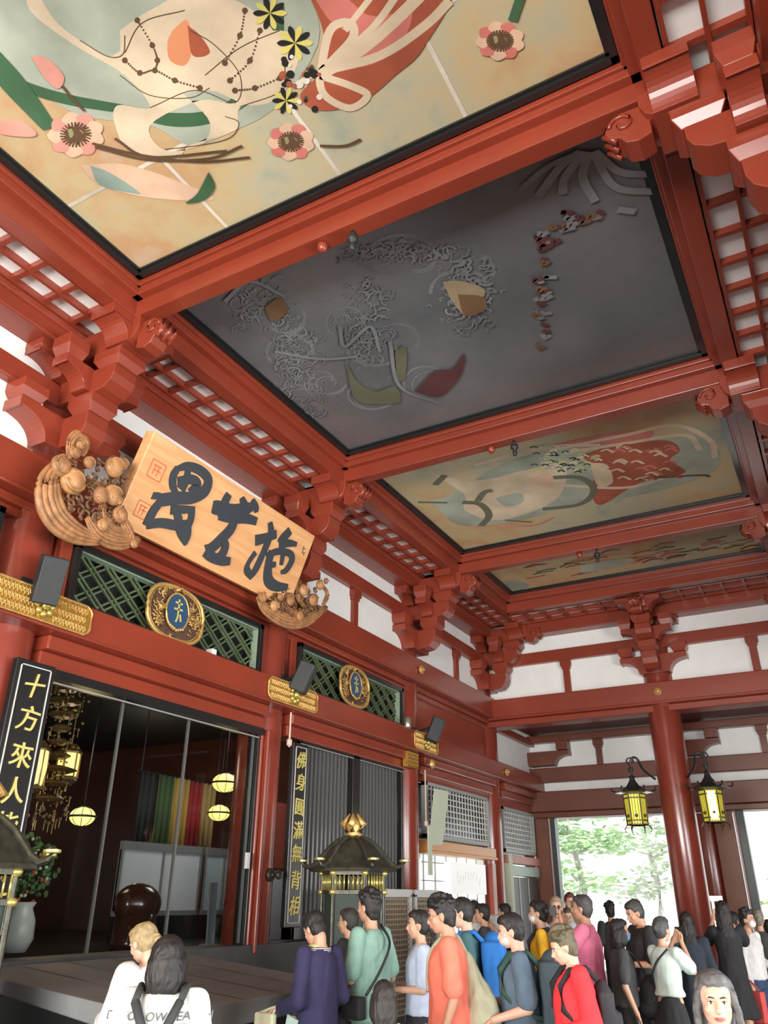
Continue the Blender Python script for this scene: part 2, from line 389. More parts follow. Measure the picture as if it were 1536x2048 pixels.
# ---------------------------------------------------------------- bracket sets
def armprof(L, zb, zt, curve):                 # outline (v,z) of a bow-shaped arm
    p = [(-L, zt), (-L, zb+curve*.72)] + [(-L+L*.045*(1-math.cos(a)), zb+curve*.72-.004*math.sin(2*a)) for a in (.5, 1.0, 1.5)] + [(-L*.91+L*.45*math.sin(a), zb+curve*.68*math.cos(a)) for a in [i*math.pi/16 for i in range(1, 9)]]
    return p + [(-x, z) for x, z in reversed(p)]
def bracket(loc_x, loc_y):
    """built for the left wall, u = +x into the hall"""
    t = thing('bracket_set', W(loc_x, loc_y, .70), 'x', 'bracket', 'bracket sets under the ceiling')
    X = lambda u: loc_x+u
    def ax_v(name, u0, u1, L, zb, zt, cv):     # arm along the wall
        m = MB(); m.poly([W(X(u0), loc_y+v, z) for v, z in armprof(L, zb, zt, cv)], Vector(((u1-u0)*S, 0, 0)))
        m.build(name, RED, t, bevel=.008)
    def ax_u(name, u1, hw, zb, zt):            # arm standing out of the wall, curved tip
        m = MB(); pr = [(-.02, zt), (u1, zt), (u1, zb+(zt-zb)*.6), (u1-.006, zb+(zt-zb)*.3), (u1-.022, zb+(zt-zb)*.06), (u1-.04, zb), (-.02, zb)]
        m.poly([W(X(a), loc_y-hw, z) for a, z in pr], Vector((0, 2*hw*S, 0))); m.build(name, RED, t, bevel=.008)
    def block(u, v, w, z0, z1):
        m = MB(); q = w*.72; zm = z0+(z1-z0)*.45
        a = [W(X(u)+i*q, loc_y+v+j*q, z0) for i, j in ((-1,-1),(1,-1),(1,1),(-1,1))]
        b = [W(X(u)+i*w, loc_y+v+j*w, zm) for i, j in ((-1,-1),(1,-1),(1,1),(-1,1))]
        c = [W(X(u)+i*w, loc_y+v+j*w, z1) for i, j in ((-1,-1),(1,-1),(1,1),(-1,1))]
        m.add(a+b+c, [(3,2,1,0),(8,9,10,11)]+[(i+4*k, (i+1) % 4+4*k, (i+1) % 4+4+4*k, i+4+4*k) for k in (0, 1) for i in range(4)])
        m.build('bearing_block', RED, t, bevel=.008)
    ax_v('wall_arm', -.005, .045, .112, .703, .765, .062)
    for v in (-.09, .09): block(.022, v, .026, .768, .80)
    ax_v('wall_arm', -.005, .04, .098, .846, .885, .04)
    for v in (-.075, .075): block(.02, v, .024, .872, .897)
    ax_u('projecting_arm', .105, .024, .705, .765); block(.085, 0, .03, .765, .80)
    ax_u('projecting_arm', .155, .026, .80, .848); block(.135, 0, .032, .848, .878)
    m = MB(); m.poly([W(X(.066), loc_y+v, z) for v, z in armprof(.085, .803, .85, .045)], Vector((.036*S, 0, 0))); m.build('cross_arm', RED, t, bevel=.008)
    for v in (-.068, .068): block(.085, v, .022, .85, .89)
    ax_u('tie_arm', .20, .028, .880, .935)
    # wide saddle under the ring beam
    m = MB(); m.poly([W(X(.13), loc_y+v, z) for v, z in armprof(.075, .882, .936, .05)], Vector((.055*S, 0, 0))); m.build('saddle', RED, t, bevel=.01)
    # carved nose
    m = MB(); u0 = .19
    m.poly([W(X(u0+a), loc_y-.018, z) for a, z in ((0, .925), (.035, .927), (.052, .915), (.058, .90), (.052, .888), (.04, .884), (.034, .872), (.018, .866), (.0, .872))], Vector((0, .036*S, 0)))
    n = m.build('carved_nose', RED, t, bevel=.012)
    m = MB()
    for s_ in (-1, 1):
        c = [W(X(u0+.034+.017*math.cos(a)*(1-a/9)), loc_y+s_*.019, .905+.017*math.sin(a)*(1-a/9)) for a in [k*.5 for k in range(14)]]
        m.tube(c, .018, 6)
    for k in range(3):
        m.tube([W(X(u0+.057), loc_y-.014+k*.014, .918-.002*k), W(X(u0+.060), loc_y-.014+k*.014, .90), W(X(u0+.045), loc_y-.014+k*.014, .882)], .022, 6)
    m.build('scroll', RED, n, smooth=True)
    return t
br = bracket(XW, PY[1]); br['label'] = 'Red bracket set on the left wall, nearest the camera and mostly out of view'
BL = {2: 'on the pillar above the left end of the calligraphy plaque', 3: 'on the pillar at the right end of the calligraphy plaque', 4: 'on the pillar above the right end of the second emblem', 5: 'in the far left corner'}
for i in (2, 3, 4): dup(br, W(XW, PY[i], .70), 0, 'Red bracket set ' + BL[i])
dup(br, W(XW, 2.80, .70), 0, 'Red bracket set ' + BL[5])
dup(br, W(-.4835, 2.84, .70), -math.pi/2, 'Dark red bracket set on the end wall above the free-standing pillar')
RL = {1: 'of the open front before the nearest painting, out of view', 2: 'at the corner of the dark panel, top right of the photo', 3: 'at the far right corner of the dark panel', 4: 'at the far right corner of the pale panel', 5: 'at the far right end of the ceiling'}
for i in (1, 2, 3, 4): dup(br, W(XWR, PY[i]-.01, .70), math.pi, 'Dark red bracket set ' + RL[i])
dup(br, W(XWR, 2.80, .70), math.pi, 'Dark red bracket set ' + RL[5])
# low bracket arms on the outer wall
def low_arm(x, label):
    t = thing('bracket_set', W(x, 3.30, .48), label, 'bracket', 'low bracket arms on the outer wall')
    m = MB(); m.poly([W(x+v, 3.255, z) for v, z in armprof(.115, .492, .548, .055)], Vector((0, .05*S, 0))); m.build('wall_arm', BRNRED, t, bevel=.008)
    for v in (-.09, .09): MB().box(x+v-.024, x+v+.024, 3.25, 3.31, .55, .585).build('bearing_block', BRNRED, t, bevel=.008)
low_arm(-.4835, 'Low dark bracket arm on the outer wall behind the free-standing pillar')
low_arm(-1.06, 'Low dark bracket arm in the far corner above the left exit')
# ---------------------------------------------------------------- left wall bays
def transom(y0, y1, label):
    t = thing('lattice_transom', W(-1.13, (y0+y1)/2, .455), label, 'lattice', 'green lattice transoms')
    z0, z1 = .452, .572; m = MB(); f = .012
    m.box(-1.145, -1.10, y0, y1, z0, z0+f); m.box(-1.145, -1.10, y0, y1, z1-f, z1); m.box(-1.145, -1.10, y0, y0+f, z0, z1); m.box(-1.145, -1.10, y1-f, y1, z0, z1)
    m.build('frame', BLK, t, bevel=.006)
    MB().box(-1.150, -1.146, y0, y1, z0, z1).build('backing', mat('dark_mesh_backing', (.012, .014, .012), .9), t)
    m = MB(); a0, a1, b0, b1 = y0+f, y1-f, z0+f, z1-f; st = .043; wd = .0017
    def clip(cy, cz, sl, off, lvl):
        # line z = cz + sl*(y-cy)+off clipped to rect
        pts = []
        ya, yb = a0, a1
        za, zb = cz+sl*(ya-cy)+off, cz+sl*(yb-cy)+off
        lo, hi = 0., 1.
        dz = zb-za
        for lim, sg in ((b0, 1), (b1, -1)):
            p_ = sg*dz; q_ = sg*(za-lim)
            if abs(p_) < 1e-9: continue
            tt = -q_/p_
            if p_ > 0: lo = max(lo, tt)
            else: hi = min(hi, tt)
        if hi-lo < .004: return
        pa = (ya+(yb-ya)*lo, za+dz*lo); pb = (ya+(yb-ya)*hi, za+dz*hi)
        d = Vector((pb[0]-pa[0], pb[1]-pa[1])).normalized(); n_ = Vector((-d.y, d.x))*wd
        c = [W(-1.128+lvl, pa[0]+n_.x, pa[1]+n_.y), W(-1.128+lvl, pb[0]+n_.x, pb[1]+n_.y), W(-1.128+lvl, pb[0]-n_.x, pb[1]-n_.y), W(-1.128+lvl, pa[0]-n_.x, pa[1]-n_.y)]
        m.poly(c, Vector((.004*S, 0, 0)))
    k = -40
    while k < 60:
        for o in (-.0058, .0058):
            clip(y0, z0, .72, k*st+o, 0); clip(y0, z0, -.72, k*st+o, .0042)
        k += 1
    m.build('diagonal_lattice', GREEN, t)
    m = MB(); e = .0018
    for yy0, yy1, zz0, zz1 in ((a0, a1, b0, b0+e), (a0, a1, b1-e, b1), (a0, a0+e, b0, b1), (a1-e, a1, b0, b1)): m.box(-1.125, -1.108, yy0, yy1, zz0, zz1)
    m.build('inner_edge', mat('pale_green_edge', (.3, .38, .28), .4), t)
    return t
transom(.865, 1.415, 'Green diamond-lattice transom in a black frame under the calligraphy plaque')
transom(1.565, 2.115, 'Green diamond-lattice transom in a black frame over the black grille')
transom(.165, .715, 'Green diamond-lattice transom of the nearest bay at the left edge')
# red side frames beside transoms
for a, s in ((.84, 'left of the near transom'), (1.415, 'right of the near transom'), (1.54, 'left of the far transom'), (2.115, 'right of the far transom')):
    beam('side_frame', 'Narrow red frame strip ' + s, [(-1.15, -1.11, a, a+.025, .45, .58), (-1.15, -1.12, a-.004, a+.029, .45, .58)], 'frame', group='strips beside the transoms')
beam('wall_panel', 'Bare flat red panel in the left wall above the near white shutter', [(-1.16, -1.125, 2.22, 2.83, .45, .60)], 'panel')

# round-shouldered gilt emblem on the transom
def emblem(y, z, label, small=1.):
    t = thing('emblem_plaque', W(-1.10, y, z-.055), label, 'plaque', 'gilt emblems on the transoms')
    hw, hh = .080*small, .055*small
    def sh(k, n=2.6, N=48):
        o = []
        for i in range(N):
            a = 2*math.pi*i/N; c, s_ = math.cos(a), math.sin(a)
            o.append((hw*k*math.copysign(abs(c)**(2/n), c), hh*k*math.copysign(abs(s_)**(2/n), s_)))
        return o
    m = MB(); m.poly([W(-1.104, y+a, z+b) for a, b in sh(.96)], Vector((.003*S, 0, 0))); m.build('back_plate', mat('dark_openwork_ground', (.10, .05, .035), .5, var=.4, scale=20), t)
    m = MB(); m.tube([W(-1.099, y+a, z+b) for a, b in sh(.99)+[sh(.99)[0]]], .022*small+.006, 8); m.tube([W(-1.099, y+a, z+b) for a, b in sh(.9)+[sh(.9)[0]]], .008, 6); m.build('rim', GOLD, t, smooth=True)
    rnd = random.Random(5); m = MB()
    for i in range(150):
        a = rnd.uniform(0, 2*math.pi); r = rnd.uniform(.42, .86); yy, zz = hw*r*math.cos(a)*1.02, hh*r*math.sin(a)*1.02
        if abs(yy) < .036*small and abs(zz) < .045*small: continue
        q = [W(-1.098, y+yy+.008*math.cos(b+a*3)*(.4+b/5), z+zz+.006*math.sin(b+a*3)*(.4+b/5)) for b in (0, 1, 2, 3, 4)]
        m.tube(q, .009, 5)
    m.build('scrollwork', GOLD, t, smooth=True)
    m = MB(); m.poly([W(-1.10, y+.030*small*math.cos(a), z+.004+.036*small*math.sin(a)) for a in [2*math.pi*i/28 for i in range(28)]], Vector((.005*S, 0, 0)))
    m.build('blue_medallion', mat('dark_blue_enamel', (.03, .08, .16), .3), t)
    m = MB(); m.tube([W(-1.096, y+.032*small*math.cos(a), z+.004+.038*small*math.sin(a)) for a in [2*math.pi*i/28 for i in range(29)]], .016, 8)
    for k in range(7): m.ball(W(-1.094, y+.006*(k-3)*small, z-.028*small-.002*(3-abs(k-3))), .022*small)
    m.tube([W(-1.094, y-.012, z+.045*small), W(-1.092, y, z+.054*small), W(-1.094, y+.012, z+.045*small)], .02, 6)
    m.build('inner_ring', GOLD, t, smooth=True)
    m = MB(); f = lambda a, b, h: W(-1.0945+h, y+a*small, z+b*small)
    for p, w_ in (([(-.010, .022), (.010, .022)], [.004]*2), ([(0, .03), (0, -.004), (-.004, -.018)], [.004]*3), ([(-.012, .008), (.012, .010)], [.004]*2), ([(.006, .0), (.010, -.014)], [.004]*2)): stroke(m, p, w_, f, .001)
    m.build('gilt_sign', GLEAF, t)
emblem(1.125, .512, 'Ornate gilt oval emblem with a blue centre in the middle of the near green transom')
emblem(1.825, .515, 'Ornate gilt oval emblem in the middle of the far green transom, behind a black loudspeaker', .95)

# gilt openwork plates on the lintel at each pillar
def gold_plate(y, label, L=.098):
    t = thing('gilt_beam_plate', W(-1.062, y, .40), label, 'metal plate', 'gilt plates on the lintel')
    z = .4225; h = .0245
    pr = [(-L, -h*.55), (-L*.96, -h*.8), (-L*.88, -h), (L*.88, -h), (L*.96, -h*.8), (L, -h*.55), (L, h*.55), (L*.96, h*.8), (L*.88, h), (-L*.88, h), (-L*.96, h*.8), (-L, h*.55)]
    m = MB(); m.poly([W(-1.069, y+a, z+b) for a, b in pr], Vector((.0025*S, 0, 0))); m.build('plate', mat('gilt_plate_ground', (.50, .27, .05), .35, metal=.6, var=.3, scale=25), t)
    m = MB(); m.tube([W(-1.066, y+a, z+b) for a, b in pr+[pr[0]]], .012, 6)
    for r_ in (-.6, 0, .6):
        for k in range(int(L/.0075)*2):
            yy = -L*.92+k*.0075*.92+(.003 if r_ else 0); 
            if abs(yy) < .018: continue
            m.tube([W(-1.0655, y+yy-.0028, z+h*r_-.003), W(-1.0655, y+yy, z+h*r_+.006), W(-1.0655, y+yy+.0028, z+h*r_-.003)], .0055, 4)
            m.tube([W(-1.0655, y+yy-.0028, z+h*r_+.003), W(-1.0655, y+yy, z+h*r_-.006), W(-1.0655, y+yy+.0028, z+h*r_+.003)], .0055, 4)
    m.build('openwork', GOLD, t)
    m = MB(); 
    for r_, n_ in ((.014, 8),):
        for k in range(n_): m.ball(W(-1.063, y+r_*math.cos(k*math.pi/4), z+r_*math.sin(k*math.pi/4)), .03, .034, .034)
    m.ball(W(-1.06, y, z), .05, .05, .05); m.build('flower_boss', BRASS, t, smooth=True)
gold_plate(.795, 'Long gilt openwork plate on the lintel above the left black board')
gold_plate(1.50, 'Gilt openwork plate on the lintel above the right black board')
gold_plate(2.195, 'Gilt openwork plate on the lintel beside the white shutters, below the farthest loudspeaker', .08)
m = MB(); t = thing('gilt_corner_fitting', W(-1.062, 2.17, .34), 'Small square gilt fitting wrapped under the farthest gold plate', 'metal plate')
MB().box(-1.10, -1.084, 2.105, 2.175, .345, .388).build('plate', mat('gilt_plate_ground', (.5, .27, .05), .35), t)
m = MB()
for i in range(6):
    for j in range(4): m.tube([W(-1.083, 2.112+i*.011-.003, .352+j*.01), W(-1.083, 2.112+i*.011, .356+j*.01), W(-1.083, 2.112+i*.011+.003, .352+j*.01)], .007, 4)
m.lathe(W(-1.06, 2.215, .363), [(.09, 0), (.09, .01), (.05, .05), (.0, .06)], 16, axis='x'); m.build('openwork', GOLD, t)
def stud(p, axis, label, r=.085, mt=GOLD):
    m = MB()
    if axis == 'x': m.lathe(p, [(r, 0), (r, .03), (r*.7, .05), (r*.5, .04), (r*.45, .08), (0.001, .1)], 20, axis='x')
    else: m.lathe(p, [(r, 0), (r, -.03), (r*.7, -.05), (r*.5, -.04), (r*.45, -.08), (0.001, -.1)], 20, axis='y')
    m.build('nail_cover', mt, smooth=False, label=label, cat='nail cover', group='round nail covers on the beams')
stud(W(-1.082, 2.195, .646), 'x', 'Round gilt nail cover on the main beam at the pillar after the second emblem')
stud(W(-.4835, 2.80, .638), 'y', 'Round pale nail cover where the free-standing pillar meets the main beam')
stud(W(-1.068, 2.86, .42), 'x', 'Round gilt nail cover on the lintel between the white shutters')
# ---------------------------------------------------------------- painted ceiling panels
def paint_mat(name, stops, scale, seed, rough, coat=0):
    m = bpy.data.materials.new(name); n, b = nodes(m)
    c = n.nodes.new('ShaderNodeTexCoord'); mp = n.nodes.new('ShaderNodeMapping'); mp.inputs['Location'].default_value = (seed, seed*.7, 0)
    t = n.nodes.new('ShaderNodeTexNoise'); t.inputs['Scale'].default_value = scale; t.inputs['Detail'].default_value = 6; t.inputs['Roughness'].default_value = .55
    t2 = n.nodes.new('ShaderNodeTexNoise'); t2.inputs['Scale'].default_value = scale*14; t2.inputs['Detail'].default_value = 8
    mx = n.nodes.new('ShaderNodeMath'); mx.operation = 'MULTIPLY_ADD'; mx.inputs[1].default_value = .16
    r = n.nodes.new('ShaderNodeValToRGB'); n.links.new(c.outputs['Object'], mp.inputs[0]); n.links.new(mp.outputs[0], t.inputs[0]); n.links.new(mp.outputs[0], t2.inputs[0])
    n.links.new(t2.outputs[0], mx.inputs[0]); n.links.new(t.outputs[0], mx.inputs[2]); n.links.new(mx.outputs[0], r.inputs[0])
    el = r.color_ramp.elements
    for i, (p, col) in enumerate(stops):
        e = el[i] if i < 2 else el.new(p)
        e.position = p; e.color = (*col, 1)
    n.links.new(r.outputs[0], b.inputs['Base Color']); b.inputs['Roughness'].default_value = rough
    if coat: b.inputs['Coat Weight'].default_value = coat; b.inputs['Coat Roughness'].default_value = .25
    return m
PALE = paint_mat('aged_painting_ground', [(.40, (.30, .38, .30)), (.50, (.52, .50, .34)), (.58, (.60, .48, .26)), (.66, (.58, .36, .18)), (.74, (.62, .52, .38))], .35, 3, .6)
DRK = paint_mat('sooty_painting_ground', [(.40, (.095, .105, .11)), (.56, (.13, .138, .142)), (.68, (.16, .158, .162))], .5, 1, .34, .5)
PM = {k: mat('paint_'+k, v, .6, var=.34, scale=1.1) for k, v in dict(
    cream=(.70, .58, .40), peach=(.72, .50, .34), teal=(.28, .38, .32), sky=(.40, .445, .35), pink=(.70, .32, .25), rose=(.62, .20, .16), deepgreen=(.05, .13, .06),
    rust=(.40, .10, .05), brown=(.12, .07, .035), black=(.018, .018, .016), yellow=(.68, .62, .16), olive=(.30, .30, .14), white=(.75, .70, .58),
    ash=(.172, .18, .182), mist=(.195, .205, .21), ochred=(.16, .09, .045), gilt=(.30, .235, .14), wine=(.10, .035, .035), moss=(.115, .12, .075)).items()}
class Paint:
    def __init__(s): s.mb = MB(); s.mats = []; s.k = 0
    def mi(s, c):
        m = PM[c] if isinstance(c, str) else c
        if m not in s.mats: s.mats.append(m)
        return s.mats.index(m)
    def P(s, px): v = at(px[0], px[1], 'z', 1.0); return Vector((v.x*S, v.y*S))
    def z(s): s.k += 1; return EYE+S-.004-.00003*s.k
    def fill(s, pts, c, smooth=True):
        q = [s.P(p) for p in pts]
        if smooth: q = [Vector((v.x, v.y)) for v in spline([Vector((*v, 0)) for v in q+[q[0]]], 5)[:-1]]
        z = s.z(); vs = [Vector((v.x, v.y, z)) for v in q]
        s.mb.add(vs, [tuple(t) for t in tessellate_polygon([vs])], s.mi(c))
    def line(s, pts, w_, c, n=6):
        q = [s.P(p) for p in pts]; ws = w_ if isinstance(w_, (list, tuple)) else [w_]*len(q)
        z = s.z(); L, R = strip([(v.x, v.y) for v in q], ws, n); k = len(L); vs = []
        for a, b in zip(L, R): vs += [Vector((a.x, a.y, z)), Vector((b.x, b.y, z))]
        s.mb.add(vs, [(2*i, 2*i+1, 2*i+3, 2*i+2) for i in range(k-1)], s.mi(c))
    def lotus(s, cx, cy, r, c='pink', seedpod=True, sq=.8):
        for k in range(9):
            a = k*2*math.pi/9+.3; x, y = cx+r*math.cos(a), cy+r*sq*math.sin(a); dx, dy = -math.sin(a)*r*.34, math.cos(a)*r*.34*sq
            s.fill([(cx+.3*(x-cx), cy+.3*(y-cy)), (cx+.7*(x-cx)+dx, cy+.7*(y-cy)+dy), (x, y), (cx+.7*(x-cx)-dx, cy+.7*(y-cy)-dy)], c if k % 2 else 'peach')
        for k in range(26):
            a = k*2*math.pi/26; s.line([(cx+.28*r*math.cos(a), cy+.28*r*sq*math.sin(a)), (cx+.55*r*math.cos(a+.1), cy+.55*r*sq*math.sin(a+.1))], .018, 'brown', 2)
        if seedpod:
            s.fill([(cx-.28*r, cy-.2*r), (cx, cy-.25*r), (cx+.35*r, cy+.15*r), (cx, cy+.22*r), (cx-.26*r, cy+.12*r)], 'brown')
            s.fill([(cx-.28*r, cy-.18*r), (cx-.14*r, cy-.2*r), (cx-.08*r, cy), (cx-.2*r, cy+.1*r)], 'olive')
def panel(y0, y1, base, label, fn):
    t = thing('ceiling_painting', W((XL+XR)/2, (y0+y1)/2, .98), label, 'ceiling painting', 'ceiling paintings')
    MB().box(XL, XR, y0, y1, 1.0, 1.006).build('board', base, t)
    p = Paint(); fn(p)
    if p.mb.v:
        q = MB(); q.v, q.f, q.m = p.mb.v, p.mb.f, p.mb.m
        # keep motifs inside the board
        for v in q.v:
            v.x = min(max(v.x, XL*S+.05), XR*S-.05); v.y = min(max(v.y, y0*S+.05), y1*S-.05)
        q.build('painted_motifs', p.mats, t)
    m = MB(); e = .010
    for a in ((XL, XL+e, y0, y1), (XR-e, XR, y0, y1), (XL, XR, y0, y0+e), (XL, XR, y1-e, y1)): m.box(*a, .990, 1.0)
    m.build('edge_trim', BLK, t)
    m = MB(); e = .015
    for a in ((XL+.010, XL+e, y0+.01, y1-.01), (XR-e, XR-.010, y0+.01, y1-.01), (XL+.01, XR-.01, y0+.01, y0+e), (XL+.01, XR-.01, y1-e, y1-.01)): m.box(*a, .996, .9992)
    m.build('edge_trim', BLK, t)
    return t
rnd = random.Random(11)
def seams(p, xs, ys, y0, y1):
    z = EYE+S-.003
    for x in xs: p.mb.add([Vector((x*S-.02, y0*S, z)), Vector((x*S+.02, y0*S, z)), Vector((x*S+.02, y1*S, z)), Vector((x*S-.02, y1*S, z))], [(0, 1, 2, 3)], p.mi('white'))
    for y in ys: p.mb.add([Vector((XL*S, y*S-.02, z)), Vector((XR*S, y*S-.02, z)), Vector((XR*S, y*S+.02, z)), Vector((XL*S, y*S+.02, z))], [(0, 1, 2, 3)], p.mi('white'))
def paint1(p):
    seams(p, (-.70, -.48, -.27), (.33, .565), .09, .75)
    # broad pale and teal cloud shapes with sweeping scarves, a rust drapery, beads and lotus flowers
    p.fill([(-60, 110), (60, 170), (160, 230), (300, 250), (380, 290), (470, 260), (560, 205), (640, 60), (520, -60), (60, -60)], 'sky')
    p.fill([(160, 330), (260, 330), (400, 380), (420, 400), (300, 395), (200, 370)], 'peach')
    p.fill([(180, 330), (220, 345), (280, 385), (260, 385), (200, 370)], 'teal')
    p.line([(-40, 80), (40, 130), (130, 160), (250, 185), (340, 205), (420, 190), (500, 120), (520, 0)], [.5, .5, .5, .45, .5, .5, .5, .4], 'deepgreen')
    p.line([(-60, 60), (40, 112), (130, 142), (250, 165), (330, 180), (410, 170), (470, 100), (470, -20)], [.45]*8, 'sky')
    # cream cloud
    p.fill([(60, -40), (110, 40), (160, 80), (215, 112), (250, 100), (300, 130), (370, 190), (420, 245), (400, 290), (330, 300), (300, 250), (400, 200), (470, 205), (480, 150), (430, 90), (560, 60), (600, 100), (560, 190), (480, 215), (470, 260), (380, 290), (350, 320), (260, 300), (230, 250), (235, 210), (300, 215), (250, 150), (150, 90), (60, 20)], 'cream')
    p.fill([(240, 60), (300, 20), (400, -20), (520, 30), (572, 120), (560, 190), (500, 210), (420, 180), (330, 190), (250, 150)], 'cream')
    p.fill([(345, 60), (375, 40), (385, 95), (370, 130), (340, 120), (335, 85)], mat('paint_coral', (.70, .28, .13), .6))
    p.fill([(375, 50), (400, 70), (420, 105), (385, 110)], 'rust')
    for pts in ([(240, 150), (300, 190), (380, 195), (420, 175)], [(300, 215), (390, 180), (470, 205), (480, 150), (430, 90), (380, 60)], [(330, 298), (400, 290), (460, 275), (478, 245), (450, 232)],
                [(410, 150), (480, 95), (560, 60)], [(570, 130), (565, 180), (480, 213)], [(250, 105), (285, 45), (370, 20)], [(160, 80), (215, 112), (246, 108), (250, 70)]):
        p.line(pts, .010, 'brown')
    for q in ([(275, 40), (305, 90), (315, 120), (310, 140)], [(250, 120), (280, 145), (310, 140), (350, 160), (400, 175)], [(490, 20), (480, 70), (450, 125)], [(520, 60), (500, 120), (460, 160)], [(470, 180), (510, 175), (560, 155)]):
        for k, v in enumerate(spline([Vector((*a, 0)) for a in q], 8)):
            r = 2.2 if k % 8 else 6
            p.fill([(v.x+r*math.cos(a), v.y+r*math.sin(a)) for a in (0, 1.05, 2.1, 3.14, 4.2, 5.2)], 'brown')
    # rust drapery with cream ribbons
    p.fill([(590, -60), (640, 40), (650, 130), (600, 190), (640, 220), (720, 205), (790, 150), (850, 90), (900, -60)], 'rust')
    p.fill([(610, -40), (660, 40), (720, 80), (700, 130), (760, 120), (820, 50), (800, -40)], 'rose')
    p.fill([(700, 0), (740, 30), (800, 20), (840, -30), (760, -40)], 'rust')
    for pts, w_ in (([(640, 150), (660, 60), (700, 45), (705, 75), (660, 125), (640, 150), (650, 190), (700, 215), (735, 190), (700, 170), (640, 150)], .07), ([(640, 150), (720, 100), (790, 40), (880, -50)], .10), ([(650, 130), (740, 60), (800, -20)], .06), ([(650, 140), (760, 110), (850, 50), (900, 0)], .08), ([(690, 60), (760, -30)], .05)):
        p.line(pts, w_, 'cream')
    for (cx, cy, r) in ((590, 85, 36), (572, 200, 28), (540, 25, 34)):
        for k in range(10):
            a = k*.628; c = 'black' if k % 2 else 'yellow'
            p.fill([(cx, cy), (cx+r*.7*math.cos(a-.25), cy+r*.7*math.sin(a-.25)), (cx+r*math.cos(a), cy+r*math.sin(a)), (cx+r*.7*math.cos(a+.25), cy+r*.7*math.sin(a+.25))], c)
    for i in range(26):
        cx, cy = rnd.uniform(565, 640), rnd.uniform(100, 220); r = rnd.uniform(4, 9)
        p.fill([(cx+r*math.cos(a), cy+r*math.sin(a)) for a in [j*.9 for j in range(7)]], rnd.choice(['black', 'rust', 'brown', 'white']))
    # lotus flowers, stems, leaves
    p.line([(-20, 110), (30, 170), (100, 255)], [.22, .25, .15], 'deepgreen')
    p.lotus(152, 268, 58); p.lotus(582, 282, 48, 'rose'); p.lotus(1000, 80, 50, 'rose')
    p.fill([(62, 110), (95, 115), (128, 150), (118, 175), (95, 160)], 'pink'); p.fill([(0, 240), (40, 240), (72, 262), (60, 272), (0, 265)], 'pink')
    for pts in ([(185, 285), (280, 308), (400, 322), (500, 313)], [(190, 292), (300, 318), (420, 315), (485, 290)], [(230, 275), (300, 312), (455, 300)], [(640, 290), (690, 290), (722, 277)], [(125, 170), (150, 200), (170, 220)]): p.line(pts, [.03]*len(pts), 'brown')
    p.fill([(418, 342), (430, 372), (410, 398), (372, 405), (395, 385)], 'deepgreen'); p.line([(1045, -20), (1025, 40)], .08, 'deepgreen')
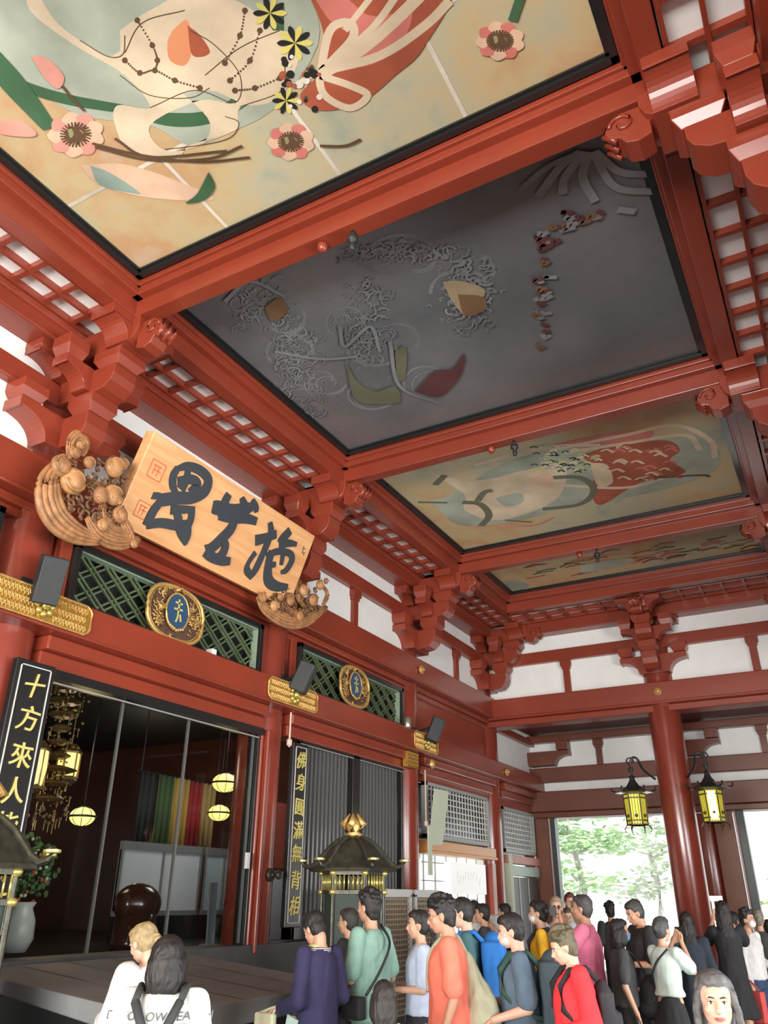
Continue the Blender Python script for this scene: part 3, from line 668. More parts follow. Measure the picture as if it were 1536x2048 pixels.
def paint2(p):
    # pale cloud-like swirls on the sooty ground, a few dull gold and wine touches
    def swirl(cx, cy, r, t0, turns, c='ash', w_=.05):
        p.line([(cx+r*(1-.7*k/18)*math.cos(t0+turns*k/18*6.28), cy+r*.7*(1-.7*k/18)*math.sin(t0+turns*k/18*6.28)) for k in range(19)], w_, c, 2)
    for cx, cy, r, t0, tn in ((560, 640, 80, 3.2, .9), (590, 700, 60, 2.5, 1), (820, 520, 90, 3.4, .7), (760, 520, 40, 1, 1.2), (930, 580, 70, 3, 1.1), (950, 540, 45, 5, .8), (740, 690, 70, 0, 1), (700, 640, 55, 2, .9), (800, 680, 50, 4, 1), (600, 790, 60, 1, .8), (860, 760, 60, 2.2, .8), (650, 760, 45, .3, 1), (730, 780, 70, .2, .6)):
        swirl(cx, cy, r, t0, tn, 'ash', .045); swirl(cx+8, cy+6, r*.8, t0+.3, tn, 'ash', .03)
    for i in range(240):
        k = rnd.choice([((690, 510), (930, 480), 40), ((600, 610), (560, 720), 40), ((560, 720), (650, 820), 45), ((900, 510), (940, 640), 60), ((680, 600), (760, 740), 70)])
        u = rnd.random(); x = k[0][0]+(k[1][0]-k[0][0])*u+rnd.gauss(0, k[2]*.4); y = k[0][1]+(k[1][1]-k[0][1])*u+rnd.gauss(0, k[2]*.3)
        a = rnd.uniform(0, 6.28); p.line([(x, y), (x+7*math.cos(a), y+6*math.sin(a)), (x+12*math.cos(a+.9), y+9*math.sin(a+.9))], .025, 'ash', 3)
    for k_, (x0_, y0_, x1_, y1_, q_) in enumerate(((470, 560, 560, 660, 90), (560, 660, 640, 830, 110), (700, 560, 780, 720, 90), (690, 490, 930, 520, 90), (900, 520, 980, 660, 110))):
        for i in range(q_):
            x, y = rnd.uniform(x0_, x1_), rnd.uniform(y0_, y1_); a = rnd.uniform(0, 6.28); r = rnd.uniform(5, 16)
            p.line([(x+r*math.cos(a+j*.7), y+r*.7*math.sin(a+j*.7)) for j in range(4)], rnd.uniform(.012, .03), rnd.choice(['ash', 'ash', 'mist']), 3)
    for pts, w_, c in (([(450, 600), (500, 560), (570, 590)], .05, 'mist'), ([(550, 700), (640, 715), (715, 710)], .05, 'mist'), ([(680, 650), (690, 690), (740, 650), (760, 700)], .05, 'mist'), ([(780, 680), (800, 770), (880, 805)], .05, 'mist'),
                       ([(1160, 300), (1120, 330), (1075, 390)], .09, 'mist'), ([(1170, 300), (1130, 350), (1125, 385)], .09, 'mist'), ([(1180, 300), (1165, 350), (1190, 400)], .09, 'mist'), ([(1190, 300), (1240, 340), (1310, 345)], .08, 'mist'), ([(1185, 300), (1230, 370), (1310, 380)], .08, 'mist'), ([(1150, 305), (1095, 330), (1040, 375)], .06, 'mist'),
                       ([(1235, 415), (1270, 420)], .08, 'mist')): p.line(pts, w_, c)
    p.fill([(885, 560), (920, 558), (968, 575), (960, 600), (940, 610), (930, 628), (905, 600)], 'gilt'); p.fill([(915, 585), (965, 590), (970, 615), (930, 628)], 'ochred')
    p.fill([(530, 610), (560, 592), (575, 618), (545, 640)], 'ochred'); p.fill([(692, 720), (715, 760), (750, 780), (790, 770), (800, 800), (760, 805), (710, 795)], 'moss'); p.fill([(790, 700), (812, 690), (810, 750), (795, 755)], 'moss')
    p.fill([(830, 780), (870, 740), (905, 735), (930, 705), (920, 750), (880, 790)], 'wine')
    for i in range(46):
        u = rnd.random(); x, y = (1080+rnd.gauss(0, 14), 470+u*220) if rnd.random() < .5 else (1070+u*150, 460-u*50+rnd.gauss(0, 10)); a = rnd.uniform(0, 3)
        p.line([(x, y), (x+10*math.cos(a), y+10*math.sin(a)), (x+16, y+2)], .06, rnd.choice(['wine', 'wine', 'ochred', 'mist']), 3)
def paint3(p):
    p.fill([(860, 1000), (900, 990), (1000, 930), (1100, 900), (1300, 870), (1420, 880), (1430, 940), (1300, 985), (1150, 1010), (1040, 1040), (920, 1050)], 'sky')
    p.fill([(870, 950), (960, 960), (1050, 940), (1130, 930), (1110, 1000), (1000, 1040), (930, 1020), (930, 990)], 'cream')
    p.fill([(1160, 910), (1230, 890), (1330, 880), (1360, 900), (1340, 920), (1370, 945), (1280, 965), (1200, 1010), (1180, 970), (1200, 945)], 'rust')
    p.fill([(1100, 890), (1200, 870), (1300, 860), (1290, 880), (1180, 895)], 'rose'); p.fill([(1180, 925), (1215, 930), (1225, 965), (1195, 970)], 'cream')
    for q in ([(1100, 900), (1250, 870), (1350, 850), (1420, 880), (1430, 915)], [(1130, 905), (1260, 885), (1370, 870), (1400, 900)], [(1120, 970), (1250, 975), (1330, 955)], [(950, 930), (1080, 895), (1200, 890)]): p.line(q, .09, 'cream')
    for q, w_ in (([(1100, 955), (1160, 955), (1188, 980), (1160, 1008), (1085, 1018)], .13), ([(925, 1004), (960, 1008), (978, 1030), (962, 1052)], .14), ([(955, 1002), (968, 985), (985, 980)], .13), ([(836, 1004), (895, 1005)], .07), ([(1010, 1040), (1065, 1044)], .06), ([(870, 970), (890, 950)], .12)): p.line(q, w_, mat('paint_greygreen', (.16, .17, .11), .6))
    p.line([(1000, 1052), (1070, 1050), (1110, 1034)], .07, 'pink'); p.fill([(1060, 955), (1100, 945), (1105, 975), (1060, 965)], 'peach'); p.fill([(990, 995), (1040, 985), (1045, 1005), (1010, 1012)], 'sky')
    p.line([(1310, 955), (1400, 950), (1420, 953)], .07, 'brown')
    for i in range(70):
        x, y = rnd.uniform(1060, 1190), rnd.uniform(892, 945); p.line([(x, y), (x+8, y-3), (x+14, y)], .035, rnd.choice(['deepgreen', 'black', 'white', 'yellow', 'sky']), 3)
    for i in range(40):
        x, y = rnd.uniform(1200, 1340), rnd.uniform(890, 960); p.line([(x, y), (x+12, y-4), (x+26, y+2)], .05, rnd.choice(['rose', 'cream', 'rust']), 3)
def paint4(p):
    for i in range(60):
        x = rnd.uniform(1040, 1500); y = 1150-(x-1040)*.14+rnd.gauss(0, 12); a = rnd.uniform(-.3, .3)
        p.line([(x, y), (x+18, y-5+a*10), (x+40, y-8)], .06, rnd.choice(['rust', 'olive', 'rose', 'deepgreen', 'brown']), 3)
    p.fill([(1000, 1165), (1030, 1160), (1060, 1170), (1030, 1180)], 'sky'); p.fill([(1160, 1130), (1250, 1115), (1260, 1125), (1170, 1145)], 'sky')
panel(.10, .737, PALE, 'Nearest ceiling painting, bright ochre and pale teal with lotus flowers and a rust-red drapery', paint1)
panel(.815, 1.451, DRK, 'Sooty dark grey ceiling painting with faint swirls, second from the camera', paint2)
panel(1.529, 2.159, PALE, 'Pale ceiling painting with a green looping scarf and red drapery, third from the camera', paint3)
panel(2.234, 2.592, PALE, 'Narrow farthest ceiling painting with faint leaves', paint4)
panel(-1.5, .025, PALE, 'Pale ceiling panel behind the camera', lambda p: None)

# small hooks and bells on the cross beams
def hook(px, py, yb, label, k):
    v = at(px, py, 'z', .93); x = v.x; z = EYE+.932*S; y = yb*S
    m = MB()
    if k:
        m.tube([(x*S, y, z+.02), (x*S, y, z-.05)], .02, 8); m.lathe((x*S, y, z), [(.03, -.04), (.055, -.06), (.06, -.10), (.04, -.13), (.02, -.14), (.035, -.17), (.03, -.22), (.01, -.24)], 12)
        m.build('hanging_hook', SPK, smooth=True, label=label, cat='hook', group='iron hooks under the cross beams')
    else:
        m.lathe((x*S, y, z), [(.05, .02), (.06, -.02), (.05, -.06), (.02, -.09)], 12); m.build('ceiling_boss', RED, smooth=True, label=label, cat='boss', group='red knobs under the cross beams')
for px, py, yb, s in ((708, 470, .776, 'first cross beam'), (1027, 884, 1.49, 'second cross beam'), (1196, 1106, 2.195, 'third cross beam')): hook(px, py, yb, 'Small black iron hook hanging under the ' + s, 1)
for px, py, yb, s in ((645, 492, .776, 'first cross beam'), (978, 892, 1.49, 'second cross beam'), (1160, 1110, 2.195, 'third cross beam')): hook(px, py, yb, 'Small red round knob under the ' + s, 0)

# ---------------------------------------------------------------- calligraphy plaque
T0, T1 = Vector((-.985, .783)), Vector((-1.052, .610))     # (x,z) of top and bottom edge
YA, YC = .895, 1.437
uz = Vector((T0.x-T1.x, 0, T0.y-T1.y)); PH = uz.length; uz.normalize(); nrm = Vector((-uz.z, 0, uz.x))*-1   # outward normal (+x, tilted down)
def pq(a, b, h=0.):        # a along the plaque, b up it (modules), h metres out
    base = Vector((T1.x, YA, T1.y)) + Vector((0, a, 0)) + uz*b
    return W(*base) + nrm*h
def pl(px, py):            # photo coordinate -> (a,b) on the plaque face
    d = ray(px, py); n = nrm; o = Vector((T1.x, YA, T1.y)); tt = o.dot(n)/d.dot(n); q = d*tt - o
    return (q.y, q.dot(uz))
t = thing('calligraphy_plaque', pq(.27, 0), 'Large orange-brown wooden name board with three black brush characters, leaning out above the doorway', 'sign')
m = MB(); Wd = YC-YA; m.poly([pq(0, 0), pq(Wd, 0), pq(Wd, PH), pq(0, PH)], nrm*-.16); m.build('board', PLAQ, t, bevel=.01)
KEY = []
Zs = lambda pts: [pl(200+x/2.743, 780+y/2.743) for x, y in pts]
chars = {'left_character': [([(425, 425), (400, 470), (398, 530), (425, 575)], [26, 34, 32, 14]), ([(425, 430), (480, 418), (545, 440), (590, 490), (570, 555), (500, 590), (420, 592), (320, 605)], [22, 36, 40, 42, 48, 50, 52, 50]),
    ([(480, 440), (470, 490), (440, 545)], [26, 34, 46]), ([(425, 500), (500, 490), (530, 520), (490, 560)], [34, 40, 40, 30]), ([(310, 560), (305, 600)], [30, 48]), ([(330, 610), (285, 670), (252, 745)], [32, 36, 40]), ([(252, 742), (330, 728), (420, 742), (480, 738)], [30, 38, 42, 40]),
    ([(385, 655), (450, 655), (515, 655)], [40, 34, 26]), ([(412, 655), (425, 700), (425, 740)], [30, 36, 44]), ([(500, 660), (495, 705), (480, 740)], [30, 30, 34]), ([(432, 735), (445, 790), (465, 850)], [46, 40, 12]), ([(475, 735), (478, 790), (468, 840)], [34, 30, 12])],
 'middle_character': [([(615, 640), (640, 645), (720, 660), (800, 650), (850, 630)], [50, 62, 56, 52, 30]), ([(705, 570), (680, 620), (655, 700)], [34, 40, 26]), ([(775, 590), (790, 640), (800, 710)], [26, 44, 34]), ([(835, 600), (850, 640), (855, 670)], [20, 34, 20]),
    ([(650, 690), (720, 705), (800, 705), (855, 720)], [36, 40, 44, 36]), ([(740, 700), (715, 760), (660, 820), (610, 865), (580, 885)], [38, 46, 48, 46, 58]), ([(575, 885), (610, 915), (665, 935), (710, 938)], [46, 46, 44, 34]), ([(670, 815), (685, 850), (670, 895), (640, 920)], [30, 36, 40, 30])],
 'right_character': [([(850, 825), (900, 812), (965, 790)], [50, 44, 40]), ([(930, 725), (935, 780), (915, 840), (890, 900), (850, 985), (815, 1035)], [26, 36, 36, 34, 34, 16]), ([(850, 890), (810, 950), (805, 990), (830, 1025)], [24, 22, 38, 30]), ([(1040, 770), (1000, 815), (980, 840)], [40, 44, 34]), ([(980, 850), (1030, 840), (1075, 845)], [28, 36, 22]),
    ([(1000, 840), (1000, 900), (990, 960)], [26, 26, 20]), ([(910, 910), (970, 885), (1035, 895), (1050, 930), (1020, 985), (990, 1000)], [30, 32, 34, 34, 30, 18]), ([(940, 880), (920, 960), (920, 1040), (960, 1075), (1025, 1080)], [34, 44, 56, 50, 30]), ([(930, 960), (960, 955)], [30, 24])]}
for nme, sts in chars.items():
    m = MB()
    for k, (pts, ws) in enumerate(sts):
        ab = Zs(pts)
        stroke(m, ab, [v/2.743/1582*2.15 for v in ws], lambda a, b, h: pq(a, b, h), .018+.0007*k, n=6)
    m.build(nme, INK, t, label='Black brush-written character at the ' + nme.split('_')[0] + ' of the board')
SEAL = mat('faint_red_seal', (.62, .16, .06), .6); m = MB()
def sealbox(ax, bx, s_):
    for q in ([(0, 0), (s_, 0)], [(0, s_), (s_, s_)], [(0, 0), (0, s_)], [(s_, 0), (s_, s_)], [(.3*s_, .2*s_), (.3*s_, .8*s_)], [(.3*s_, .5*s_), (.8*s_, .5*s_)], [(.6*s_, .2*s_), (.6*s_, .8*s_)], [(.2*s_, .75*s_), (.8*s_, .75*s_)]):
        stroke(m, [(ax+x, bx+y) for x, y in q], [.0025]*2, lambda a, b, h: pq(a, b, h), .003)
sealbox(.03, .028, .03); sealbox(.022, .105, .034); m.build('red_seals', SEAL, t)
m = MB()
for q in ([(1118, 855), (1112, 890), (1120, 910)], [(1108, 870), (1128, 872)], [(1105, 890), (1125, 895)]): stroke(m, Zs(q), [.003]*len(q), lambda a, b, h: pq(a, b, h), .003)
m.build('small_signature', mat('thin_brown_ink', (.25, .14, .07), .6), t)

# carved cloud corners of the plaque
def carving(label, x, bands, lobes, seed, box_, sc):
    c0 = at(*box_[:2], 'x', x); t = thing('carved_corner', W(*c0)-Vector((0, 0, .4)), label, 'wood carving', 'carved corners of the plaque')
    r_ = random.Random(seed); P = lambda px, py, dx=0.: W(*at(px, py, 'x', x+dx))
    for k, (pts, w_) in enumerate(bands):
        m = MB(); q = spline([P(*p) for p in pts], 5); n_ = len(q)
        for g in range(5):
            o = (g-2)*w_*.42; path = []
            for i in range(n_):
                tn = (q[min(i+1, n_-1)]-q[max(i-1, 0)]).normalized(); side = Vector((0, -tn.z, tn.y)); f = .35+.65*math.sin(math.pi*i/(n_-1))
                path.append(q[i]+side*o*f+Vector((.05-.012*abs(g-2), 0, 0)))
            m.tube(path, [w_*.27*(.35+.65*math.sin(math.pi*i/(n_-1))) for i in range(n_)], 7)
        m.build('grooved_band', CARVE, t, smooth=True)
    for k, (px, py, r) in enumerate(lobes):
        c = P(px, py, .012); m = MB(); m.ball(c, r*.7, r, r*1.05, seg=18, rings=12)
        st = r_.uniform(0, 6.28)
        for g in range(2): m.tube([c+Vector((r*.45, (r*(.95-.25*g))*math.cos(st+a)*(1-a/14), (r*(.95-.25*g))*math.sin(st+a)*(1-a/14))) for a in [v*.45 for v in range(13)]], r*.13, 7)
        m.build('cloud_lobe', mat('lighter_carved_wood', (.44, .22, .09), .4, var=.3, scale=6) if k % 2 else CARVE, t, smooth=True)
    m = MB()
    for i in range(60):
        px, py = r_.uniform(box_[0]-box_[2], box_[0]+box_[2]), r_.uniform(box_[1]-box_[3], box_[1]+box_[3]); c = P(px, py, r_.uniform(-.004, .008)); q = r_.uniform(.04, .085)*sc; st = r_.uniform(0, 6.28); d_ = r_.choice((-1, 1))
        m.tube([c+Vector((.004*k, q*(1-k/13)*math.cos(st+d_*k*.6), q*(1-k/13)*math.sin(st+d_*k*.6))) for k in range(11)], [.026*sc*(1-k/15) for k in range(11)], 6)
    m.build('curling_clouds', mat('dark_carved_wood', (.17, .08, .035), .5, var=.3, scale=9), t, smooth=True)
    return t
carving('Carved wooden cloud ornament framing the left end of the name board', -1.03,
    [([(118, 925), (96, 960), (94, 1000), (112, 1040), (150, 1068), (195, 1082)], .16), ([(170, 1035), (195, 1070), (235, 1085), (275, 1080)], .10), ([(205, 1000), (200, 1035), (225, 1062), (262, 1070)], .08), ([(135, 925), (138, 890), (152, 874), (168, 888), (160, 915)], .07), ([(175, 960), (200, 985), (235, 980)], .06), ([(232, 1030), (250, 1055), (268, 1095)], .07)],
    [(122, 932, .12), (145, 962, .15), (150, 905, .07), (160, 890, .05), (200, 990, .10), (228, 935, .12), (246, 928, .07), (225, 990, .12), (240, 1030, .10), (205, 1050, .07), (178, 925, .07), (268, 1088, .05)], 3, (185, 985, 62, 62), 1.)
carving('Carved wooden cloud ornament under the lower right corner of the name board', -1.05,
    [([(512, 1192), (528, 1218), (570, 1242), (612, 1240), (650, 1215)], .11), ([(560, 1205), (585, 1228), (618, 1222)], .07), ([(598, 1160), (592, 1190), (605, 1215)], .06), ([(640, 1215), (652, 1190), (640, 1168)], .05)],
    [(525, 1195, .08), (548, 1212, .08), (580, 1200, .09), (606, 1180, .09), (626, 1200, .10), (640, 1170, .08), (652, 1162, .05), (600, 1232, .07), (560, 1195, .06)], 8, (585, 1205, 50, 26), 1.)
# ---------------------------------------------------------------- vertical black boards with gold brush characters
def text_mesh(body, size):
    c = bpy.data.curves.new('t', 'FONT'); c.body = body; c.size = size; c.align_x = 'CENTER'; c.align_y = 'CENTER'; c.offset = size*.007; c.extrude = .006; c.shear = .12
    o = bpy.data.objects.new('t', c); COL.objects.link(o); dg = bpy.context.evaluated_depsgraph_get()
    me = bpy.data.meshes.new_from_object(o.evaluated_get(dg)); bpy.data.objects.remove(o); return me
def board(y0, y1, z0, z1, x, chars_, label):
    t = thing('verse_board', W(x, (y0+y1)/2, z0), label, 'sign', 'black boards with gold characters')
    MB().box(x-.012, x, y0, y1, z0, z1).build('board', BLK, t, bevel=.01)
    m = MB(); e = .0016
    for a in ((y0+.008, y0+.008+e, z0+.008, z1-.008), (y1-.008-e, y1-.008, z0+.008, z1-.008), (y0+.008, y1-.008, z1-.008-e, z1-.008), (y0+.008, y1-.008, z0+.008, z0+.008+e)): m.box(x, x+.0015, *a)
    m.build('thin_white_border', mat('pale_line_paint', (.6, .6, .55), .5), t)
    n = len(chars_); st = (z1-z0-.03)/n
    for k, ch in enumerate(chars_):
        me = text_mesh(ch, min(st*S*.78, (y1-y0)*S*1.0)); mm = MB()
        vs = []; 
        for v in me.vertices:
            p = v.co; yy = p.x + .012*math.sin(p.y*9+k); zz = p.y + .014*math.sin(p.x*8+k*2)
            vs.append(W(x, (y0+y1)/2, z1-.015-st*(k+.5)) + Vector((p.z+.008, yy, zz)))
        mm.add(vs, [tuple(f.vertices) for f in me.polygons]); mm.build('gold_character', GLEAF, t)
board(1.537, 1.597, -.055, .325, -1.085, '佛身圓滿無背相', 'Tall narrow black board with gold brush characters beside the black grille, right of the doorway')
board(.775, .848, -.055, .335, -1.075, '十方來人皆對面', 'Tall black board with gold brush characters at the left edge of the photo')

# ---------------------------------------------------------------- black loudspeakers and small fittings
def speaker(px, py, y, x, label, w_=.30, h_=.62, rz=0):
    v = at(px, py, 'x', x); c = W(v.x, v.y, v.z)
    t = thing('loudspeaker', c-Vector((0, 0, h_/2)), label, 'loudspeaker', 'black loudspeakers')
    M = Matrix.Rotation(math.radians(rz), 3, 'Z') @ Matrix.Rotation(math.radians(22), 3, 'Y')
    m = MB(); m.mbox(c, .24, w_, h_, M); m.build('cabinet', SPK, t, bevel=.02)
    m = MB(); m.mbox(c+M@Vector((.125, 0, 0)), .012, w_*.9, h_*.93, M)
    m.build('grille', mat('speaker_mesh', (.035, .04, .04), .6, bump=.5, bscale=120), t)
    m = MB(); b = Vector((W(-1.10, 0, 0).x, c.y, c.z-.02)); m.tube([b, c+M@Vector((-.11, 0, 0))], .03, 8); m.mbox(b+Vector((.01, 0, 0)), .03, .14, .2); m.build('wall_bracket', SPK, t)
speaker(98, 1160, 0, -1.045, 'Black loudspeaker on the wall at the left end of the green transom', .26, .50, -25)
speaker(606, 1355, 0, -1.045, 'Black loudspeaker in front of the far green transom, left of its emblem', .22, .46, 25)
speaker(870, 1460, 0, -1.03, 'Small black loudspeaker on the bare red panel, farthest along the wall', .24, .46, 35)
v = at(422, 1309, 'x', -1.09); m = MB(); m.mbox(W(*v), .12, .09, .14); m.mbox(W(*v)+Vector((.05, 0, -.08)), .05, .05, .05); m.build('small_camera', WSH, bevel=.01, label='Tiny white box camera clipped to the lower frame of the near green transom', cat='camera')
v = at(815, 1447, 'x', -1.07); m = MB(); m.lathe(W(*v)-Vector((0, 0, .1)), [(.05, 0), (.07, .04), (.07, .2), (.03, .22)], 14); m.build('small_spotlight', mat('dull_steel', (.5, .48, .42), .35, metal=.8), smooth=True, label='Small pale spotlight on the lintel right of the far green transom', cat='lamp')
# thin hanging cords with dark tips
for px, py0, py1, s in ((582, 1425, 1478, 'above the right black board'), (850, 1540, 1640, 'beside the white shutters')):
    a = W(*at(px, py0, 'x', -1.058)); b = W(*at(px, py1, 'x', -1.058)); b.y = a.y
    m = MB(); m.tube([a, b], .014, 6); m.lathe(b-Vector((0, 0, .12)), [(.005, 0), (.04, .03), (.04, .1), (.01, .13)], 8)
    m.build('weighted_pull', mat('pale_cord', (.6, .45, .38), .6), label='Thin pale cord hanging '+s, cat='cord', group='thin hanging cords')

# ---------------------------------------------------------------- the open doorway (bay one) and the dark sanctum
Y0, Y1 = .845, 1.442
t = thing('glass_door', W(-1.125, 1.14, -.085), 'Tall glazed doorway with black head rail and slim edges, three glass leaves', 'door')
m = MB(); m.box(-1.14, -1.10, Y0, Y1, .325, .340); m.box(-1.14, -1.11, Y0, Y0+.012, -.085, .33); m.box(-1.14, -1.11, Y1-.006, Y1, -.085, .33); m.build('black_frame', BLK, t, bevel=.006)
m = MB(); m.box(-1.108, -1.105, Y0+.01, Y1-.01, .318, .3205); m.build('metal_rail', mat('bright_rail', (.6, .62, .6), .3, metal=.6), t)
gl = bpy.data.materials.new('clear_glass'); n, b = nodes(gl); n.nodes.remove(b)
tr = n.nodes.new('ShaderNodeBsdfTransparent'); tr.inputs[0].default_value = (.86, .88, .87, 1); g2 = n.nodes.new('ShaderNodeBsdfGlossy'); g2.inputs['Roughness'].default_value = .02
mx = n.nodes.new('ShaderNodeMixShader'); fr = n.nodes.new('ShaderNodeFresnel'); fr.inputs[0].default_value = 1.4
ml = n.nodes.new('ShaderNodeMath'); ml.operation = 'MULTIPLY'; ml.inputs[1].default_value = .05; n.links.new(fr.outputs[0], ml.inputs[0]); n.links.new(ml.outputs[0], mx.inputs[0]); n.links.new(tr.outputs[0], mx.inputs[1]); n.links.new(g2.outputs[0], mx.inputs[2]); n.links.new(mx.outputs[0], n.nodes['Material Output'].inputs[0])
for a, b_ in ((Y0+.012, 1.043), (1.043, 1.221), (1.221, Y1-.01)):
    l = MB().box(-1.1225, -1.1215, a, b_, -.08, .325).build('glass_leaf', gl, t)
    MB().box(-1.125, -1.119, b_-.0022, b_+.0012, -.08, .325).build('edge_strip', mat('dark_steel_edge', (.22, .22, .21), .3, metal=.5), l)
beam('door_post', 'Ribbed red jamb between the doorway glass and the round pillar', [(-1.15, -1.105, Y1, Y1+.008, -.1, .34), (-1.15, -1.095, Y1+.010, Y1+.018, -.1, .34)], 'door jamb')
MB().box(-1.17, -1.10, .6, 2.2, FL, -.083).build('door_sill', mat('charcoal_step', (.07, .07, .07), .5, var=.2, scale=4), label='Dark raised stone sill running under the doorway and the black grille', cat='sill', bevel=.01)
m = MB(); m.lathe(W(-1.10, 1.492, .045), [(.085, 0), (.085, .04), (.06, .06), (.04, .05), (.03, .13), (.06, .15), (.05, .19), (.0, .2)], 18, axis='x')
m.build('pillar_knob', BRONZE, smooth=True, label='Dark bronze knob on the pillar between doorway and grille', cat='knob')
MB().box(-1.105, -1.098, 1.412, 1.42, .055, .085).build('white_notice_strip', WSH, label='Thin white strip notice at the right edge of the doorway glass', cat='notice')

# sanctum shell
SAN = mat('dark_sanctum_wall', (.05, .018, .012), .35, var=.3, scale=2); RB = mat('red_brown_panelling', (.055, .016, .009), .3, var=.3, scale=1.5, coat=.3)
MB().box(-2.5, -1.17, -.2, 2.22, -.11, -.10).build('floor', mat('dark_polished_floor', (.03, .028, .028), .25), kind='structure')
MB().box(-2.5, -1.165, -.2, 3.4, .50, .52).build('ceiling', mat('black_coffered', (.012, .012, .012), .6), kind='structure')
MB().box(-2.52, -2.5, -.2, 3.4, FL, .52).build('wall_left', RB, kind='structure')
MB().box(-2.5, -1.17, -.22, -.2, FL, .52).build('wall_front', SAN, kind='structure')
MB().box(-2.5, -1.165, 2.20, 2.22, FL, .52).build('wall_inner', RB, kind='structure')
add_light('sanctum_lamp', 'POINT', W(-1.6, 1.35, .3), (0, 0, -1), 22, (1, .75, .5), .3)
add_light('sanctum_lamp', 'POINT', W(-1.9, 1.9, .3), (0, 0, -1), 18, (1, .85, .65), .3)
# striped curtain in five colours
t = thing('striped_curtain', W(-1.75, 1.85, .11), 'Temple curtain with broad green, ochre, red and buff vertical stripes inside the dark doorway', 'curtain')
cc = [((.02, .02, .02), 'black_stripe'), ((.05, .09, .03), 'green_stripe'), ((.40, .24, .05), 'ochre_stripe'), ((.30, .02, .02), 'red_stripe'), ((.42, .28, .10), 'buff_stripe')]
v0 = at(270, 1640, 'x', -1.75).y; v1 = at(428, 1640, 'x', -1.75).y; wd = (v1-v0)/5
for k, (c_, nme) in enumerate(cc):
    m = MB(); N = 14; vs = []
    for i in range(N+1):
        yy = v0+wd*(k+i/N); xx = -1.75+.006*math.sin(i*1.35+k)
        vs += [W(xx, yy, .125), W(xx, yy, .325)]
    m.add(vs, [(2*i, 2*i+1, 2*i+3, 2*i+2) for i in range(N)]); o = m.build(nme, mat('cloth_'+nme, c_, .8), t, smooth=True)
    sm = o.modifiers.new('thick', 'SOLIDIFY'); sm.thickness = .02
m = MB(); m.tube([W(-1.75, v0-.02, .327), W(-1.75, v1+.02, .327)], .03, 8)
for yy in (v0, v1): m.tube([W(-1.75, yy, .327), W(-1.75, yy, .50)], .012, 6)
m.build('curtain_rod', BLK, t)
for (a, b_, z0_, z1_, s) in ((1.63, 1.94, -.03, .115, 'left'), (1.96, 2.13, -.03, .115, 'right')):
    t = thing('folding_screen', W(-1.68, (a+b_)/2, z0_), 'White paper screen with grey frame inside the doorway, the %s one' % s, 'screen', 'white screens in the sanctum')
    MB().box(-1.685, -1.68, a, b_, z0_, z1_).build('paper', mat('screen_paper', (.62, .64, .66), .6) if s == 'left' else mat('screen_paper_blue', (.50, .60, .64), .6), t)
    m = MB(); f = .007
    for q in ((a, b_, z1_, z1_+.02), (a, a+f*.5, z0_, z1_), (b_-f*.5, b_, z0_, z1_), ((a+b_)/2-f*.3, (a+b_)/2+f*.3, z0_, z1_), (a, b_, z0_-.012, z0_)): m.box(-1.688, -1.674, *q)
    m.build('frame', mat('grey_screen_frame', (.2, .2, .2), .5), t)
    MB().box(-1.69, -1.67, a, b_, -.10, z0_-.012).build('plinth', BLK, t)
add_light('sanctum_front_light', 'AREA', W(-1.4, 1.85, .42), (-.6, 0, -1), 24, (.95, .98, 1), 1.2)
# big wooden drum, dark brown
v = at(275, 1808, 'x', -1.40); m = MB(); c = W(*v)
m.ball(c, .30, .36, .27, seg=28, rings=16); m.lathe(Vector((c.x, c.y, EYE-.10*S)), [(.3, 0), (.32, .1), (.3, .15), (.28, c.z-.12-EYE+.10*S)], 20)
m.build('wooden_fish_drum', mat('dark_red_brown_lacquer', (.06, .02, .012), .2, coat=.5), smooth=True, label='Round dark brown wooden drum on a stand behind the glass, before the white screens', cat='drum')
# round paper lanterns lit yellow
def round_lantern(px, py, x, r, label):
    c = W(*at(px, py, 'x', x)); t = thing('round_lantern', c-Vector((0, 0, r)), label, 'lantern', 'round lit lanterns in the sanctum')
    m = MB(); m.ball(c, r, r, r*.72, seg=28, rings=16); m.build('paper_globe', LIT, t, smooth=True)
    m = MB(); 
    for k in range(8):
        a = k*math.pi/4; m.tube([c+Vector((r*1.01*math.sin(u)*math.cos(a), r*1.01*math.sin(u)*math.sin(a), r*.73*math.cos(u))) for u in [math.pi*i/14 for i in range(15)]], .006, 5)
    m.tube([c+Vector((r*1.03*math.cos(a), r*1.03*math.sin(a), .0)) for a in [2*math.pi*i/24 for i in range(25)]], .018, 6)
    m.lathe(c, [(.07, r*.70), (.07, r*.76), (.02, r*.8)], 12); m.tube([c+Vector((0, 0, r*.75)), Vector((c.x, c.y, EYE+.50*S))], .01, 5)
    m.build('wire_ribs', SPK, t, smooth=True)
round_lantern(165, 1633, -1.55, .185, 'Round glowing lantern inside the doorway, the left one low before the red-brown wall')
round_lantern(450, 1566, -1.45, .22, 'Round glowing lantern inside the doorway, upper right and largest')
round_lantern(438, 1626, -1.65, .205, 'Round glowing lantern inside the doorway, right one just below the largest')
